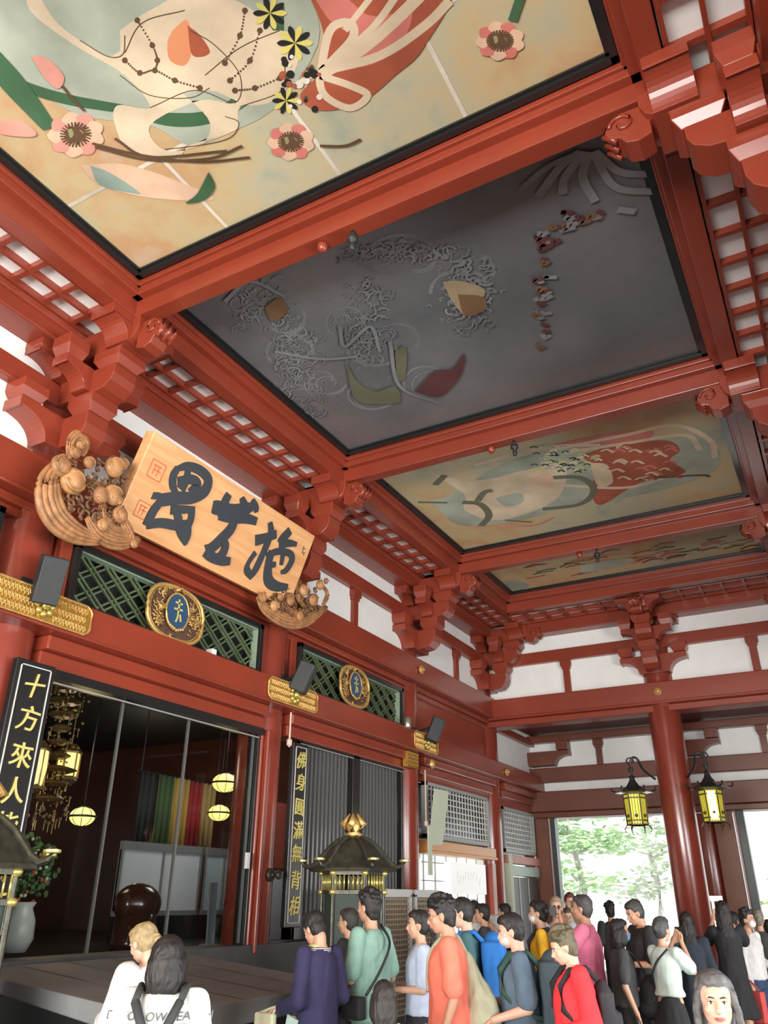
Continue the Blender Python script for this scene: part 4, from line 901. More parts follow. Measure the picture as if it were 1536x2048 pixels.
# gilt hanging canopy ornament with two lit lanterns
t = thing('hanging_canopy', W(*at(125, 1560, 'x', -1.32)), 'Dense gilt hanging ornament with pendants inside the doorway at upper left', 'chandelier')
c = W(*at(125, 1440, 'x', -1.32)); r_ = random.Random(4); m = MB()
for k in range(9):
    h = .75-k*.17; rr = .16+.05*math.sin(k*1.3)+(.06 if k > 5 else 0)
    m.lathe(c+Vector((0, 0, h-.35)), [(rr*.6, .05), (rr, .02), (rr*1.05, 0), (rr*.7, -.03)], 8)
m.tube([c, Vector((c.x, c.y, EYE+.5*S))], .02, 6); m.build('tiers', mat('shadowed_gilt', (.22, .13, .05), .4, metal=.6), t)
m = MB()
for i in range(230):
    a = r_.uniform(0, 6.28); rr = r_.uniform(.08, .3); h = r_.uniform(-1.25, .45); p = c+Vector((rr*math.cos(a), rr*math.sin(a), h)); m.ball(p, .012+r_.random()*.012, seg=6, rings=4)
    if i % 3 == 0: m.tube([p, p-Vector((0, 0, .1))], .006, 4)
m.build('gilt_beads', mat('gilt_beads', (.5, .33, .14), .3, metal=.8), t)
def box_lantern(px, py, x, w_, h_, label, curved=False):
    c = W(*at(px, py, 'x', x)); t = thing('paper_lantern', c-Vector((0, 0, h_/2)), label, 'lantern', 'lit lanterns under the gilt ornament')
    m = MB(); m.lathe(c, [(w_*.45, -h_/2), (w_*.55 if curved else w_*.5, 0), (w_*.5, h_/2)], 6 if not curved else 16); m.build('lit_paper', LIT, t)
    m = MB(); m.lathe(c, [(w_*.3, h_/2+.1), (w_*.62, h_/2), (w_*.6, h_/2-.02), (w_*.4, h_/2-.02)], 6); m.lathe(c, [(w_*.5, -h_/2+.02), (w_*.55, -h_/2-.03), (w_*.3, -h_/2-.08)], 6)
    for k in range(6): a = k*math.pi/3; m.tube([c+Vector((w_*.53*math.cos(a), w_*.53*math.sin(a), -h_/2)), c+Vector((w_*.53*math.cos(a), w_*.53*math.sin(a), h_/2))], .012, 5)
    m.tube([c+Vector((0, 0, h_/2)), Vector((c.x, c.y, EYE+.50*S))], .01, 5)
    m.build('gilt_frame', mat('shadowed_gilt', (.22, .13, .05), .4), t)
box_lantern(68, 1535, -1.28, .26, .42, 'Lit yellow bag-shaped lantern half hidden behind the left black board', True)
box_lantern(136, 1530, -1.34, .26, .32, 'Lit yellow square lantern under the gilt ornament')
# flowers in a white vase
c = W(*at(30, 1905, 'x', -1.24)); t = thing('flower_vase', c, 'White vase with a bushy green and orange bunch behind the glass at lower left', 'vase of flowers')
m = MB(); m.lathe(c, [(.10, 0), (.16, .12), (.15, .3), (.10, .42), (.13, .48)], 20); m.build('vase', mat('white_glazed_vase', (.6, .62, .58), .3), t, smooth=True)
for nme, col, n_, rr in (('leaves', (.07, .13, .04), 220, .04), ('white_flowers', (.6, .62, .5), 60, .022), ('orange_flowers', (.55, .15, .05), 46, .025)):
    m = MB()
    for i in range(n_):
        a, b_, q = r_.uniform(0, 6.28), r_.uniform(-1, 1), r_.random()**.5; p = c+Vector((.30*q*math.cos(a)*math.sqrt(1-b_*b_), .30*q*math.sin(a)*math.sqrt(1-b_*b_), .82+.36*b_*q))
        m.ball(p, rr, rr*.8, rr*.4 if nme == 'leaves' else rr, seg=7, rings=4, M=Matrix.Rotation(r_.uniform(0, 3), 3, 'X') @ Matrix.Rotation(r_.uniform(0, 3), 3, 'Y'))
    m.build(nme, mat('plant_'+nme, col, .6), t)
# leaning white notice stand at the right of the screens
c0 = W(*at(425, 1810, 'x', -1.3)); m = MB(); m.mbox(c0+Vector((0, 0, -.1)), .03, .16, .8, Matrix.Rotation(.05, 3, 'X')); m.mbox(c0+Vector((0, 0, -.52)), .2, .22, .03)
m.build('notice_stand', mat('pale_blue_card', (.45, .55, .65), .5), label='Narrow pale blue standing notice at the right side inside the doorway', cat='notice')

# ---------------------------------------------------------------- offertory box
t = thing('offertory_box', W(-.9, 1.1, FL), 'Huge grey metal-topped offertory box below the doorway, sloping top', 'offertory box')
m = MB(); GB = mat('brushed_grey_metal', (.19, .20, .20), .6, metal=.0, var=.2, scale=1.5, bump=.1)
xa, xb, ya, yb = -1.075, -.735, .79, 1.22
m.add([W(xa, ya, -.086), W(xb, ya, -.118), W(xb, yb, -.118), W(xa, yb, -.086), W(xa, ya, -.10), W(xb, ya, -.145), W(xb, yb, -.145), W(xa, yb, -.10)], [(0,1,2,3),(7,6,5,4),(0,4,5,1),(1,5,6,2),(2,6,7,3),(3,7,4,0)])
m.build('sloping_top', GB, t, bevel=.012)
m = MB(); m.box(xa+.02, xb-.03, ya+.03, yb-.03, FL, -.115); m.build('dark_body', BLK, t, bevel=.01)
m = MB()
for k in range(1, 5): y = ya+(yb-ya)*k/5; m.add([W(xa, y-.001, -.0855), W(xb, y-.001, -.1175), W(xb, y+.001, -.1175), W(xa, y+.001, -.0855)], [(0, 1, 2, 3)])
m.add([W(xb-.09, ya, -.1065), W(xb-.09, yb, -.1065), W(xb-.092, yb, -.1062), W(xb-.092, ya, -.1062)], [(0, 1, 2, 3)])
m.build('panel_seams', BLK, t)

# ---------------------------------------------------------------- black grille (bay two)
def grille_room():
    t = thing('black_grille', W(-1.12, 1.86, -.08), 'Pair of tall black grille doors of close vertical bars with a central stile', 'grille')
    a, b_ = 1.602, 2.128; f = .010
    m = MB(); 
    for q in ((a, b_, .334, .348), (a, b_, -.08, -.03), (a, a+f, -.08, .34), (b_-f, b_, -.08, .34), ((a+b_)/2-.018, (a+b_)/2+.018, -.08, .34)): m.box(-1.14, -1.112, *q)
    m.build('frame', BLK, t, bevel=.006)
    m = MB(); m.box(-1.1115, -1.110, a, (a+b_)/2-.018, .331, .3335); m.box(-1.1115, -1.110, (a+b_)/2+.018, b_, .331, .3335); m.build('bright_rail', mat('bright_rail', (.6, .62, .6), .3), t)
    BARM = mat('dark_grey_bars', (.13, .135, .135), .25, coat=.5)
    for s_, (u0, u1) in enumerate(((a+f, (a+b_)/2-.018), ((a+b_)/2+.018, b_-f))):
        m = MB(); n_ = 13
        for k in range(1, n_): y = u0+(u1-u0)*k/n_; m.box(-1.132, -1.120, y-.0036, y+.0036, -.03, .335)
        m.build('vertical_bars', BARM, t)
        m = MB()
        for z in (.305, .28, .19, .17, .075, .055, -.005): m.box(-1.136, -1.128, u0, u1, z-.0035, z+.0035)
        m.build('cross_rails', BARM, t)
grille_room()
# things glimpsed through the grille
t = thing('striped_curtain', W(-1.5, 1.95, .1), 'Green and red striped curtain glimpsed through the left half of the black grille', 'curtain')
for k, (c_, y0_, y1_) in enumerate((((.07, .10, .03), 1.90, 2.0), ((.30, .06, .03), 2.0, 2.10), ((.09, .12, .04), 2.10, 2.19))): MB().box(-1.5, -1.495, y0_, y1_, .08, .26).build('stripe', mat('dim_stripe%d' % k, c_, .8), t)
m = MB(); m.tube([W(-1.4975, 1.95, .25), W(-1.4975, 1.95, .50)], .012, 6); m.tube([W(-1.4975, 2.15, .25), W(-1.4975, 2.15, .50)], .012, 6); m.build('curtain_cord', BLK, t)
MB().box(-1.46, -1.455, 1.86, 2.18, -.10, .07).build('white_paper_screen', mat('screen_paper', (.62, .64, .66), .6), label='White screen low behind the black grille', cat='screen')

# ---------------------------------------------------------------- white lattice shutters (bays three and four)
OW = mat('orange_wood_rail', (.66, .30, .10), .4)
def shutter(a, b_, ztop, zmid, label, cols, rows):
    t = thing('lattice_shutter', W(-1.12, (a+b_)/2, zmid), label, 'shutter', 'white lattice shutters')
    m = MB(); f = .012
    for q in ((a, b_, ztop-f*.8, ztop), (a, b_, zmid, zmid+f), (a, a+f*.5, zmid, ztop), (b_-f*.5, b_, zmid, ztop)): m.box(-1.135, -1.115, *q)
    m.build('frame', mat('grey_white_frame', (.35, .37, .36), .5), t)
    m = MB()
    for k in range(1, cols): y = a+(b_-a)*k/cols; m.box(-1.1245, -1.122, y-.0013, y+.0013, zmid, ztop)
    for k in range(1, rows): z = zmid+(ztop-zmid)*k/rows; m.box(-1.1235, -1.121, a, b_, z-.0017, z+.0017)
    m.build('lattice', WSH, t)
    MB().box(-1.150, -1.146, a, b_, zmid, ztop).build('dark_backing', BLK, t)
    MB().box(-1.145, -1.118, a-.02, b_+.02, ztop, .345).build('header_board', RED, t)
shutter(2.29, 2.79, .325, .165, 'White lattice shutter with black gaps, the nearer and larger one', 21, 9)
shutter(2.93, 3.27, .31, .155, 'White lattice shutter with black gaps in the last bay, the farther one', 19, 9)
m = MB(); m.box(-1.14, -1.10, 2.27, 2.80, .130, .158); m.box(-1.14, -1.095, 2.27, 2.80, .122, .130); m.build('window_rail', OW, bevel=.008, label='Orange-brown wooden rail under the nearer white shutter', cat='rail')
MB().box(-1.14, -1.105, 2.92, 3.29, .118, .145).build('window_rail', mat('faded_red_rail', (.5, .22, .17), .5), label='Faded red rail under the farther white shutter', cat='rail', bevel=.008)
# office counter room behind the lower opening
MB().box(-1.9, -1.88, 2.22, 3.4, FL, .13).build('wall_office', mat('office_white', (.8, .83, .8), .7), kind='structure')
MB().box(-1.9, -1.15, 2.22, 3.4, .16, .165).build('ceiling', mat('office_white', (.8, .83, .8), .7), kind='structure')
MB().box(-1.9, -1.15, 2.8, 2.82, FL, .13).build('wall_office', mat('office_white', (.8, .83, .8), .7), kind='structure')
o = add_light('office_ceiling_light', 'AREA', W(-1.5, 2.5, .155), (0, 0, -1), 160, (1, 1, .97), 2, 1.2)
t = thing('paper_screen_window', W(-1.13, 2.54, -.09), 'Bright white gridded screen in the counter window under the nearer shutter', 'window')
MB().box(-1.140, -1.138, 2.29, 2.70, -.10, .12).build('paper', mat('glowing_paper', (.85, .88, .85), .6, emit=(1, 1, .97), estr=.55), t)  # backlight put into the paper itself as a glow
m = MB()
for k in range(6): y = 2.30+k*.08; m.box(-1.138, -1.134, y-.0012, y+.0012, -.10, .12)
for k in range(5): z = -.10+k*.05; m.box(-1.138, -1.134, 2.29, 2.70, z-.0014, z+.0014)
m.build('grid', mat('grey_line', (.35, .38, .36), .5), t)
t = thing('white_sign', W(-1.10, 2.56, .01), 'White notice board with faint writing on the counter window', 'sign')
MB().box(-1.134, -1.11, 2.44, 2.72, .015, .105).build('board', mat('glowing_sign_white', (.86, .86, .84), .5, emit=(1, 1, .98), estr=.25), t, bevel=.005)  # slight glow added to brighten the board, it holds no lamp
m = MB()
rq = random.Random(6)
for k in range(9):          # faint illegible brush marks
    y_, z_ = 2.48+.022*k, .062+rq.uniform(-.012, .012); stroke(m, [(y_, z_-.012), (y_+rq.uniform(-.006, .01), z_), (y_+rq.uniform(.004, .014), z_+.012)], [.0016]*3, lambda a, b, h: W(-1.1095, a, b)+Vector((h, 0, 0)), .002)
m.build('faint_characters', mat('pale_grey_ink', (.55, .55, .53), .6), t)
t = thing('white_banner', W(-1.06, 2.33, .06), 'Slanting pale green-white cloth banner hanging beside the nearer shutter', 'banner')
a = W(*at(868, 1577, 'x', -1.085)); b_ = W(*at(897, 1583, 'x', -1.085)); c = W(*at(884, 1690, 'x', -1.085)); d = W(*at(857, 1690, 'x', -1.085)); m = MB(); m.poly([a, b_, c, d], Vector((.012, 0, 0))); m.build('cloth', mat('pale_green_cloth', (.62, .68, .52), .7), t)
m = MB(); p = W(*at(858, 1650, 'x', -1.08)); p2 = W(*at(862, 1750, 'x', -1.08)); m.mbox((p+p2)/2, .03, .14, (p-p2).length, None); m.build('white_banner', mat('pale_green_cloth', (.62, .68, .52), .7), label='Narrow vertical pale green board on the edge of the third pillar', cat='board')
MB().box(-1.14, -1.10, 2.93, 2.955, -.1, .15).build('door_jamb', mat('pale_green_cloth', (.62, .68, .52), .7), label='Pale green-white jamb of the last bay', cat='door jamb')
MB().box(-1.12, -1.105, 2.77, 2.80, -.14, .11).build('door_jamb', RED, label='Red-orange jamb at the right of the counter window', cat='door jamb')
t = thing('dark_cabinet', W(-1.13, 3.12, FL), 'Dark grey panelled doors under the farther shutter with a grey pelmet', 'cabinet')
MB().box(-1.14, -1.12, 2.96, 3.27, FL, .075).build('doors', mat('charcoal_panel', (.06, .065, .065), .35), t)
MB().box(-1.14, -1.108, 2.955, 3.27, .078, .112).build('pelmet', mat('mint_grey', (.35, .45, .38), .4), t, bevel=.01)
m = MB(); m.box(-1.12, -1.117, 3.06, 3.066, FL, .075); m.box(-1.12, -1.117, 3.16, 3.163, FL, .075); m.build('leaf_edges', mat('pale_line_paint', (.6, .6, .55), .5), t)
# low red grid screen beside the bronze lantern
def low_screen(a, b_, label):
    t = thing('low_grid_screen', W(-1.0, (a+b_)/2, FL), label, 'screen', 'low wicker-like screens')
    z1 = .012; m = MB()
    for q in ((a, b_, z1-.008, z1+.01), (a, a+.008, FL, z1), (b_-.008, b_, FL, z1)): m.box(-1.02, -1.0, *q)
    m.build('white_rail', WSH, t, bevel=.01)
    m = MB(); n_ = int((b_-a)/.012)
    for k in range(n_+1): y = a+(b_-a)*k/n_; m.box(-1.013, -1.008, y-.0016, y+.0016, FL+.02, z1)
    k = FL+.02
    while k < z1: m.box(-1.012, -1.006, a, b_, k-.0018, k+.0018); k += .011
    m.build('orange_grid', mat('buff_grid', (.40, .32, .22), .5), t)
low_screen(1.80, 1.96, 'Low white-railed screen with a buff grid right of the bronze lantern')
low_screen(1.98, 2.12, 'Low white-railed screen with a buff grid below the third pillar')

# ---------------------------------------------------------------- bronze roofed lanterns
def bronze_lantern(px, py, x, label, rz=.39, k_=.84):
    v = at(px, py, 'x', x); c = W(v.x, v.y, 0); c.z = 0; ze = EYE+v.z*S        # eave height
    t = thing('bronze_lantern', Vector((c.x, c.y, 0)), label, 'lantern', 'bronze roofed lanterns')
    m = MB(); m.lathe(c, [(.66, ze-.01), (.64, ze+.03), (.55, ze+.10), (.46, ze+.20), (.34, ze+.32), (.22, ze+.40), (.12, ze+.44), (.10, ze+.47), (.001, ze+.48)], 6, ang0=rz)
    for k in range(6):
        a = rz+k*math.pi/3; q = [(.10, .47), (.23, .42), (.36, .33), (.48, .20), (.57, .10), (.66, .05), (.74, .07), (.78, .13), (.74, .17)]
        m.tube([c+Vector((r_*math.cos(a), r_*math.sin(a), ze+h)) for r_, h in q], [.03, .035, .035, .035, .035, .035, .03, .03, .02], 8)
    m.build('roof', BRONZE, t)
    m = MB()
    for k in range(6): a = rz+k*math.pi/3; m.lathe(c+Vector((.77*math.cos(a), .77*math.sin(a), ze+.13)), [(.07, -.01), (.08, .0), (.08, .02), (.03, .03)], 14)
    m.build('gilt_roof_tips', BRASS, t)
    m = MB(); m.lathe(c, [(.10, ze+.47), (.13, ze+.50), (.08, ze+.54), (.12, ze+.60), (.11, ze+.66), (.03, ze+.74), (.001, ze+.80)], 14)
    for k in range(5): a = k*1.256; m.tube([c+Vector((.10*math.cos(a), .10*math.sin(a), ze+.55)), c+Vector((.17*math.cos(a), .17*math.sin(a), ze+.64)), c+Vector((.06*math.cos(a), .06*math.sin(a), ze+.80))], [.04, .05, .01], 6)
    m.build('flame_finial', GOLD, t, smooth=True)
    m = MB(); R_ = .46
    for k in range(6):
        a = rz+k*math.pi/3; m.tube([c+Vector((R_*math.cos(a), R_*math.sin(a), .75)), c+Vector((R_*math.cos(a), R_*math.sin(a), ze))], .028, 8)
    for z in (ze-.03, ze-.24, .80): m.lathe(c, [(R_+.02, z-.02), (R_+.02, z+.02), (R_-.04, z+.02), (R_-.04, z-.02), (R_+.02, z-.02)], 6, ang0=rz)
    m.build('frame', BRONZE, t)
    m = MB()
    for k in range(6):
        a = rz+k*math.pi/3
        for z in (ze-.03, ze-.24): m.ball(c+Vector(((R_+.01)*math.cos(a), (R_+.01)*math.sin(a), z)), .05, .05, .035)
        b2 = a+math.pi/3
        for j in range(7):
            u = (j+.5)/7; p = c+Vector((R_*(math.cos(a)*(1-u)+math.cos(b2)*u), R_*(math.sin(a)*(1-u)+math.sin(b2)*u), ze-.13)); m.tube([p-Vector((0, 0, .08)), p+Vector((0, 0, .08))], .012, 5)
    m.build('brass_fittings', BRASS, t, smooth=True)
    m = MB(); m.lathe(c, [(R_-.04, .82), (R_-.04, ze-.26)], 6, ang0=rz); m.build('glass_panes', mat('dim_green_glass', (.05, .065, .055), .5, spec=.15), t)
    m = MB(); m.lathe(c, [(.50, 0), (.52, .08), (.36, .14), (.28, .25), (.26, .5), (.34, .6), (.50, .68), (.54, .76), (.48, .78)], 6, ang0=rz); m.build('pedestal', BRONZE, t)
    for ch in t.children:       # slimmer above the pedestal
        for v_ in ch.data.vertices: v_.co.x *= k_; v_.co.y *= k_; v_.co.z = ze-(ze-v_.co.z)*(k_ if v_.co.z > ze else 1)
    return t
bronze_lantern(706, 1742, -.86, 'Bronze roofed lantern with a golden flame finial in front of the black grille')
bronze_lantern(-60, 1735, -.93, 'Bronze roofed lantern cut off by the left edge, gilt discs on its eaves')

# ---------------------------------------------------------------- two hanging yellow lanterns at the free-standing pillar
YP = mat('yellow_pierced_panel', (.62, .60, .06), .45, emit=(.75, .66, .05), estr=.35)
def hang_lantern(x, side, label):
    y = 2.76; c = W(x, y, .262); t = thing('hanging_lantern', c-Vector((0, 0, .5)), label, 'lantern', 'hanging yellow lanterns')
    R_ = .225; m = MB()
    p = [c+Vector((R_*math.cos(k*math.pi/3+.2), R_*math.sin(k*math.pi/3+.2), 0)) for k in range(7)]
    m.lathe(c, [(R_*.90, -.29), (R_, .30)], 6, ang0=.2); m.build('yellow_panels', YP, t)
    lit = MB(); a = 4 if side > 0 else 9
    if side > 0: k = 4; q = [(p[k]*.8+p[k+1]*.2), (p[k]*.2+p[k+1]*.8)]; lit.add([q[0]+Vector((0, -.012, -.26)), q[1]+Vector((0, -.012, -.26)), q[1]+Vector((0, -.012, .27)), q[0]+Vector((0, -.012, .27))], [(0, 1, 2, 3)]); lit.build('lit_pane', mat('lit_pane', (.95, .9, .6), .5, emit=(1, .93, .6), estr=1.2), t)
    m = MB()
    for k in range(6):
        b0 = c+Vector((R_*.92*math.cos(k*math.pi/3+.2), R_*.92*math.sin(k*math.pi/3+.2), -.30)); m.tube([b0, p[k]+Vector((0, 0, .31))], .016, 6)
        b1 = c+Vector((R_*.92*math.cos((k+1)*math.pi/3+.2), R_*.92*math.sin((k+1)*math.pi/3+.2), -.30))
        for u in (.25, .5, .75):
            for h0, h1 in ((0, .5), (.5, 1)):
                lo = b0*(1-u)+b1*u; hi = p[k]*(1-u)+p[k+1]*u+Vector((0, 0, .3)); out = ((lo+hi)/2-c); out.z = 0; out = out.normalized()*.012
                m.tube([lo*(1-h0)+hi*h0+out, lo*(1-h1)+hi*h1+out], .004, 4)
        m.ball((b0+b1)/4+(p[k]+p[k+1])/4+Vector((0, 0, .02)), .035, .035, .035, seg=8, rings=5)
    for z, q in ((-.30, .93), (.30, 1.02), (.22, 1.0), (-.22, .95)): m.lathe(c, [(R_*q+.012, z-.012), (R_*q+.012, z+.012), (R_*q-.02, z+.012), (R_*q-.02, z-.012), (R_*q+.012, z-.012)], 6, ang0=.2)
    for k in range(6):
        a = k*math.pi/3+.2; m.tube([c+Vector((R_*.95*math.cos(a), R_*.95*math.sin(a), -.30)), c+Vector((R_*1.2*math.cos(a), R_*1.2*math.sin(a), -.38)), c+Vector((R_*1.1*math.cos(a), R_*1.1*math.sin(a), -.44))], .014, 5)
    m.build('brown_frame', mat('dark_bronze_frame', (.10, .06, .03), .4, metal=.4), t)
    m = MB(); m.lathe(c, [(.40, .33), (.41, .345), (.25, .38), (.14, .46), (.07, .56), (.05, .62), (.07, .66), (.001, .70)], 6, ang0=.2)
    for k in range(6): a = k*math.pi/3+.2; m.tube([c+Vector((.36*math.cos(a), .36*math.sin(a), .35)), c+Vector((.44*math.cos(a), .44*math.sin(a), .37)), c+Vector((.45*math.cos(a), .45*math.sin(a), .44))], .02, 6)
    m.build('black_roof', mat('dark_iron_roof', (.05, .055, .055), .3, metal=.6), t)
    m = MB(); d = -side
    px_ = (-.4835-x)*S-(.33 if side < 0 else -.33)
    m.tube(spline([c+Vector((0, 0, .70)), c+Vector((0, 0, .92)), c+Vector((px_*.15, 0, 1.04)), c+Vector((px_*.4, 0, 1.0)), c+Vector((px_*.55, .15, .80)), c+Vector((px_*1.0, .35, .62))]), .025, 8)
    for k in range(10): m.ball(c+Vector((.07*math.cos(k*.7), 0, .98+.06*math.sin(k*.7))), .022, seg=7, rings=5)
    m.tube([c+Vector((.05*math.cos(a), 0, .80+.05*math.sin(a))) for a in [k*.7 for k in range(10)]], .014, 6)
    m.build('scrolled_hanger', mat('dark_iron_roof', (.05, .055, .055), .3), t, smooth=True)
hang_lantern(-.598, -1, 'Hexagonal yellow hanging lantern left of the free-standing pillar')
hang_lantern(-.365, 1, 'Hexagonal yellow hanging lantern right of the free-standing pillar, one pane brightly lit')

# ---------------------------------------------------------------- exits and outdoors
DKG = mat('dark_green_grey_frame', (.05, .07, .065), .4); PNK = mat('pale_pink_edge', (.6, .38, .36), .5); BRN = mat('brown_lacquer_panel', (.20, .075, .04), .45, var=.2, scale=2)
def jambs(xs, label, nm_='door_frame'):
    for k, (a, b_, mt, s) in enumerate(xs): MB().box(a, b_, 3.29, 3.33, FL, .293).build(nm_, mt, bevel=.006, label=label+', '+s, cat='door frame')
jambs([(-1.12, -1.068, BRN, 'broad brown board at the left'), (-1.064, -1.058, PNK, 'thin pale edge'), (-1.054, -1.038, DKG, 'dark green strip')], 'Jamb of the left bright exit')
jambs([(-.61, -.53, DKG, 'dark strip beside the opening'), (-.44, -.375, BRN, 'broad brown board behind the right lantern')], 'Jamb between the two bright exits')
jambs([(-.37, -.363, PNK, 'thin pale edge at the right exit'), (-.360, -.335, DKG, 'dark strip at the right exit')], 'Jamb of the right bright exit')
MB().box(-.53, -.44, 3.34, 3.36, FL, .293).build('wall_end', BRN, kind='structure')
# exit sign glow behind the pillar
v = W(*at(1424, 1797, 'y', 3.1)); m = MB(); m.mbox(v, .42, .05, .10); m.mbox((v.x, v.y+.02, v.z/2), .05, .04, v.z); m.build('light_box', mat('lit_sign_box', (.9, .95, .75), .5, emit=(.9, .95, .7), estr=1.0), label='Small pale yellow light box right of the free-standing pillar at head height', cat='light box')
LEAF = [mat('pale_pine_green', (.26, .40, .20), .7, var=.2, scale=1), mat('pale_grey_green', (.34, .40, .30), .7, var=.2, scale=1), mat('yellow_green_leaf', (.2, .27, .08), .7)]
BARK = mat('grey_bark', (.34, .33, .30), .8)
def tree(x, y, h, spread, mt, label, seed, n_=8):
    rr = random.Random(seed); t = thing('pine_tree', Vector((x, y, (FL-.08)*S+EYE)), label, 'tree', 'trees outside the exits'); z0 = (FL-.08)*S+EYE
    m = MB(); tr_ = [Vector((x+.3*math.sin(k), y, z0+h*k/6)) for k in range(7)]; m.tube(tr_, [.22-.03*k for k in range(7)], 8)
    tips = []
    for i in range(n_):
        k = rr.uniform(.25, 1); p = Vector((x, y, z0+h*k)); a = rr.uniform(0, 6.28); q = p+Vector((math.cos(a), math.sin(a), .15))*spread*rr.uniform(.5, 1); m.tube([p, (p+q)/2+Vector((0, 0, .2)), q], [.07, .05, .02], 6); tips += [q, (p+q)/2]
    m.build('trunk', BARK, t)
    m = MB()
    for q in tips:
        for j in range(46):
            c = q+Vector((rr.gauss(0, .8), rr.gauss(0, .8), rr.gauss(0, .13))); u = Vector((rr.uniform(-1, 1), rr.uniform(-1, 1), rr.uniform(-.2, .3)))*.32; v_ = Vector((rr.uniform(-1, 1), rr.uniform(-1, 1), rr.uniform(-.9, .9)))*.10
            m.add([c-u, c+v_, c+u, c-v_], [(0, 1, 2, 3)])
    m.build('foliage', mt, t)
tree(-10.6, 36, 8, 3.4, LEAF[0], 'Pine with bright green pads seen washed out through the left exit', 2, 22)
tree(-9.6, 46, 9, 3.8, LEAF[1], 'Pale thin-branched tree seen through the left exit beside the pillar', 5, 20)
tree(-17, 52, 10, 3.5, LEAF[0], 'Pale green tree at the left side of the left exit', 9, 10)
tree(-.8, 38, 4.2, 2.2, LEAF[2], 'Low yellow-green bush seen through the right exit', 7, 8)
# ================================================================ PEOPLE
def remeshed(mb, voxel, smooth=3, noise_amp=0, nscale=8, name='body'):
    me = mb.mesh(name); o = bpy.data.objects.new('tmp', me); COL.objects.link(o)
    r = o.modifiers.new('r', 'REMESH'); r.mode = 'VOXEL'; r.voxel_size = voxel
    s = o.modifiers.new('s', 'SMOOTH'); s.iterations = smooth; s.factor = .5
    dg = bpy.context.evaluated_depsgraph_get(); out = bpy.data.meshes.new_from_object(o.evaluated_get(dg)); bpy.data.objects.remove(o)
    if noise_amp:
        out.update(); N = [Vector(v.normal) for v in out.vertices]
        for v, nn in zip(out.vertices, N):
            p = v.co; f = noise.noise(Vector((p.x*nscale, p.y*nscale, p.z*nscale*.45)))+.5*noise.noise(Vector((p.x*nscale*2.3+5, p.y*nscale*2.3, p.z*nscale)))
            v.co += nn*noise_amp*f
    for p in out.polygons: p.use_smooth = True
    out.name = name; return out
def cone(mb, a, b, ra, rb, seg=14):
    a, b = Vector(a), Vector(b); mb.tube([a, b], [ra, rb], seg); mb.ball(a, ra*1.0, seg=12, rings=8); mb.ball(b, rb*1.0, seg=12, rings=8)
ARM = {  # shoulder offsets are mirrored; (elbow, wrist) for right (+x) side
    'down': (Vector((.235, -.03, 1.09)), Vector((.25, .06, .86))),
    'fold': (Vector((.235, .02, 1.10)), Vector((.10, .25, 1.10))),
    'bag': (Vector((.25, -.04, 1.09)), Vector((.22, .22, 1.02))),
    'phone': (Vector((.24, .20, 1.26)), Vector((.10, .34, 1.50))),
    'cam': (Vector((.23, .17, 1.22)), Vector((.07, .24, 1.46))),
    'behind': (Vector((.25, -.10, 1.12)), Vector((.12, -.13, .98)))}
def arm_pts(kind, sd):
    e, w_ = ARM[kind]; return Vector((.178*sd, -.005, 1.385)), Vector((e.x*sd, e.y, e.z)), Vector((w_.x*sd, w_.y, w_.z))
def hand(mb, e, w_, sd):
    d = (w_-e).normalized(); side = d.cross(Vector((0, 1, .2))).normalized() if abs(d.y) < .9 else d.cross(Vector((0, 0, 1))).normalized()
    flat = d.cross(side).normalized(); M = Matrix((side*1, flat, d)).transposed()
    mb.ball(w_+d*.045, .038, .017, .05, M=M, seg=12, rings=8); cone(mb, w_-d*.01, w_+d*.02, .025, .026)
    for k, L in enumerate((.066, .075, .070, .055)):
        b = w_+d*.082+side*(k-1.5)*.0185; m_ = b+d*L*.55+flat*.006; t_ = m_+d*L*.35+flat*.022
        cone(mb, b, m_, .0092, .0085, 8); cone(mb, m_, t_, .0085, .0075, 8)
    b = w_+d*.03-side*.034; m_ = b+d*.03-side*.022+flat*.008; cone(mb, b, m_, .0125, .011, 8); cone(mb, m_, m_+d*.03-side*.004+flat*.01, .011, .009, 8)
def head_parts(mb, hc, M, fem):
    A = lambda v: hc+M@Vector(v)
    mb.ball(A((0, -.008, .025)), .074, .094, .088, M=M, seg=20, rings=14)          # cranium
    mb.ball(A((0, .022, -.030)), .060, .066, .080, M=M, seg=18, rings=12)           # face
    mb.ball(A((0, .050, -.088)), .026, .026, .024, M=M); mb.ball(A((0, .03, -.072)), .048, .05, .035, M=M)   # chin, jaw
    for s_ in (-1, 1):
        mb.ball(A((.034*s_, .062, -.028)), .024, .018, .022, M=M)                   # cheeks
        mb.ball(A((.077*s_, -.005, -.018)), .009, .018, .030, M=M)                  # ears
        mb.ball(A((.026*s_, .074, .020)), .026, .010, .010, M=M)                    # brow ridge
    mb.tube([A((0, .080, .012)), A((0, .093, -.012)), A((0, .105, -.030))], [.009, .011, .014], 8); mb.ball(A((0, .100, -.032)), .017, .014, .011, M=M)
    mb.ball(A((0, .084, -.060)), .024, .011, .012, M=M)                             # mouth mound
def headmat(tilt, turn): return Matrix.Rotation(math.radians(turn), 3, 'Z') @ Matrix.Rotation(math.radians(-tilt), 3, 'X')
HC = Vector((0, .025, 1.588))
CACHE = {}
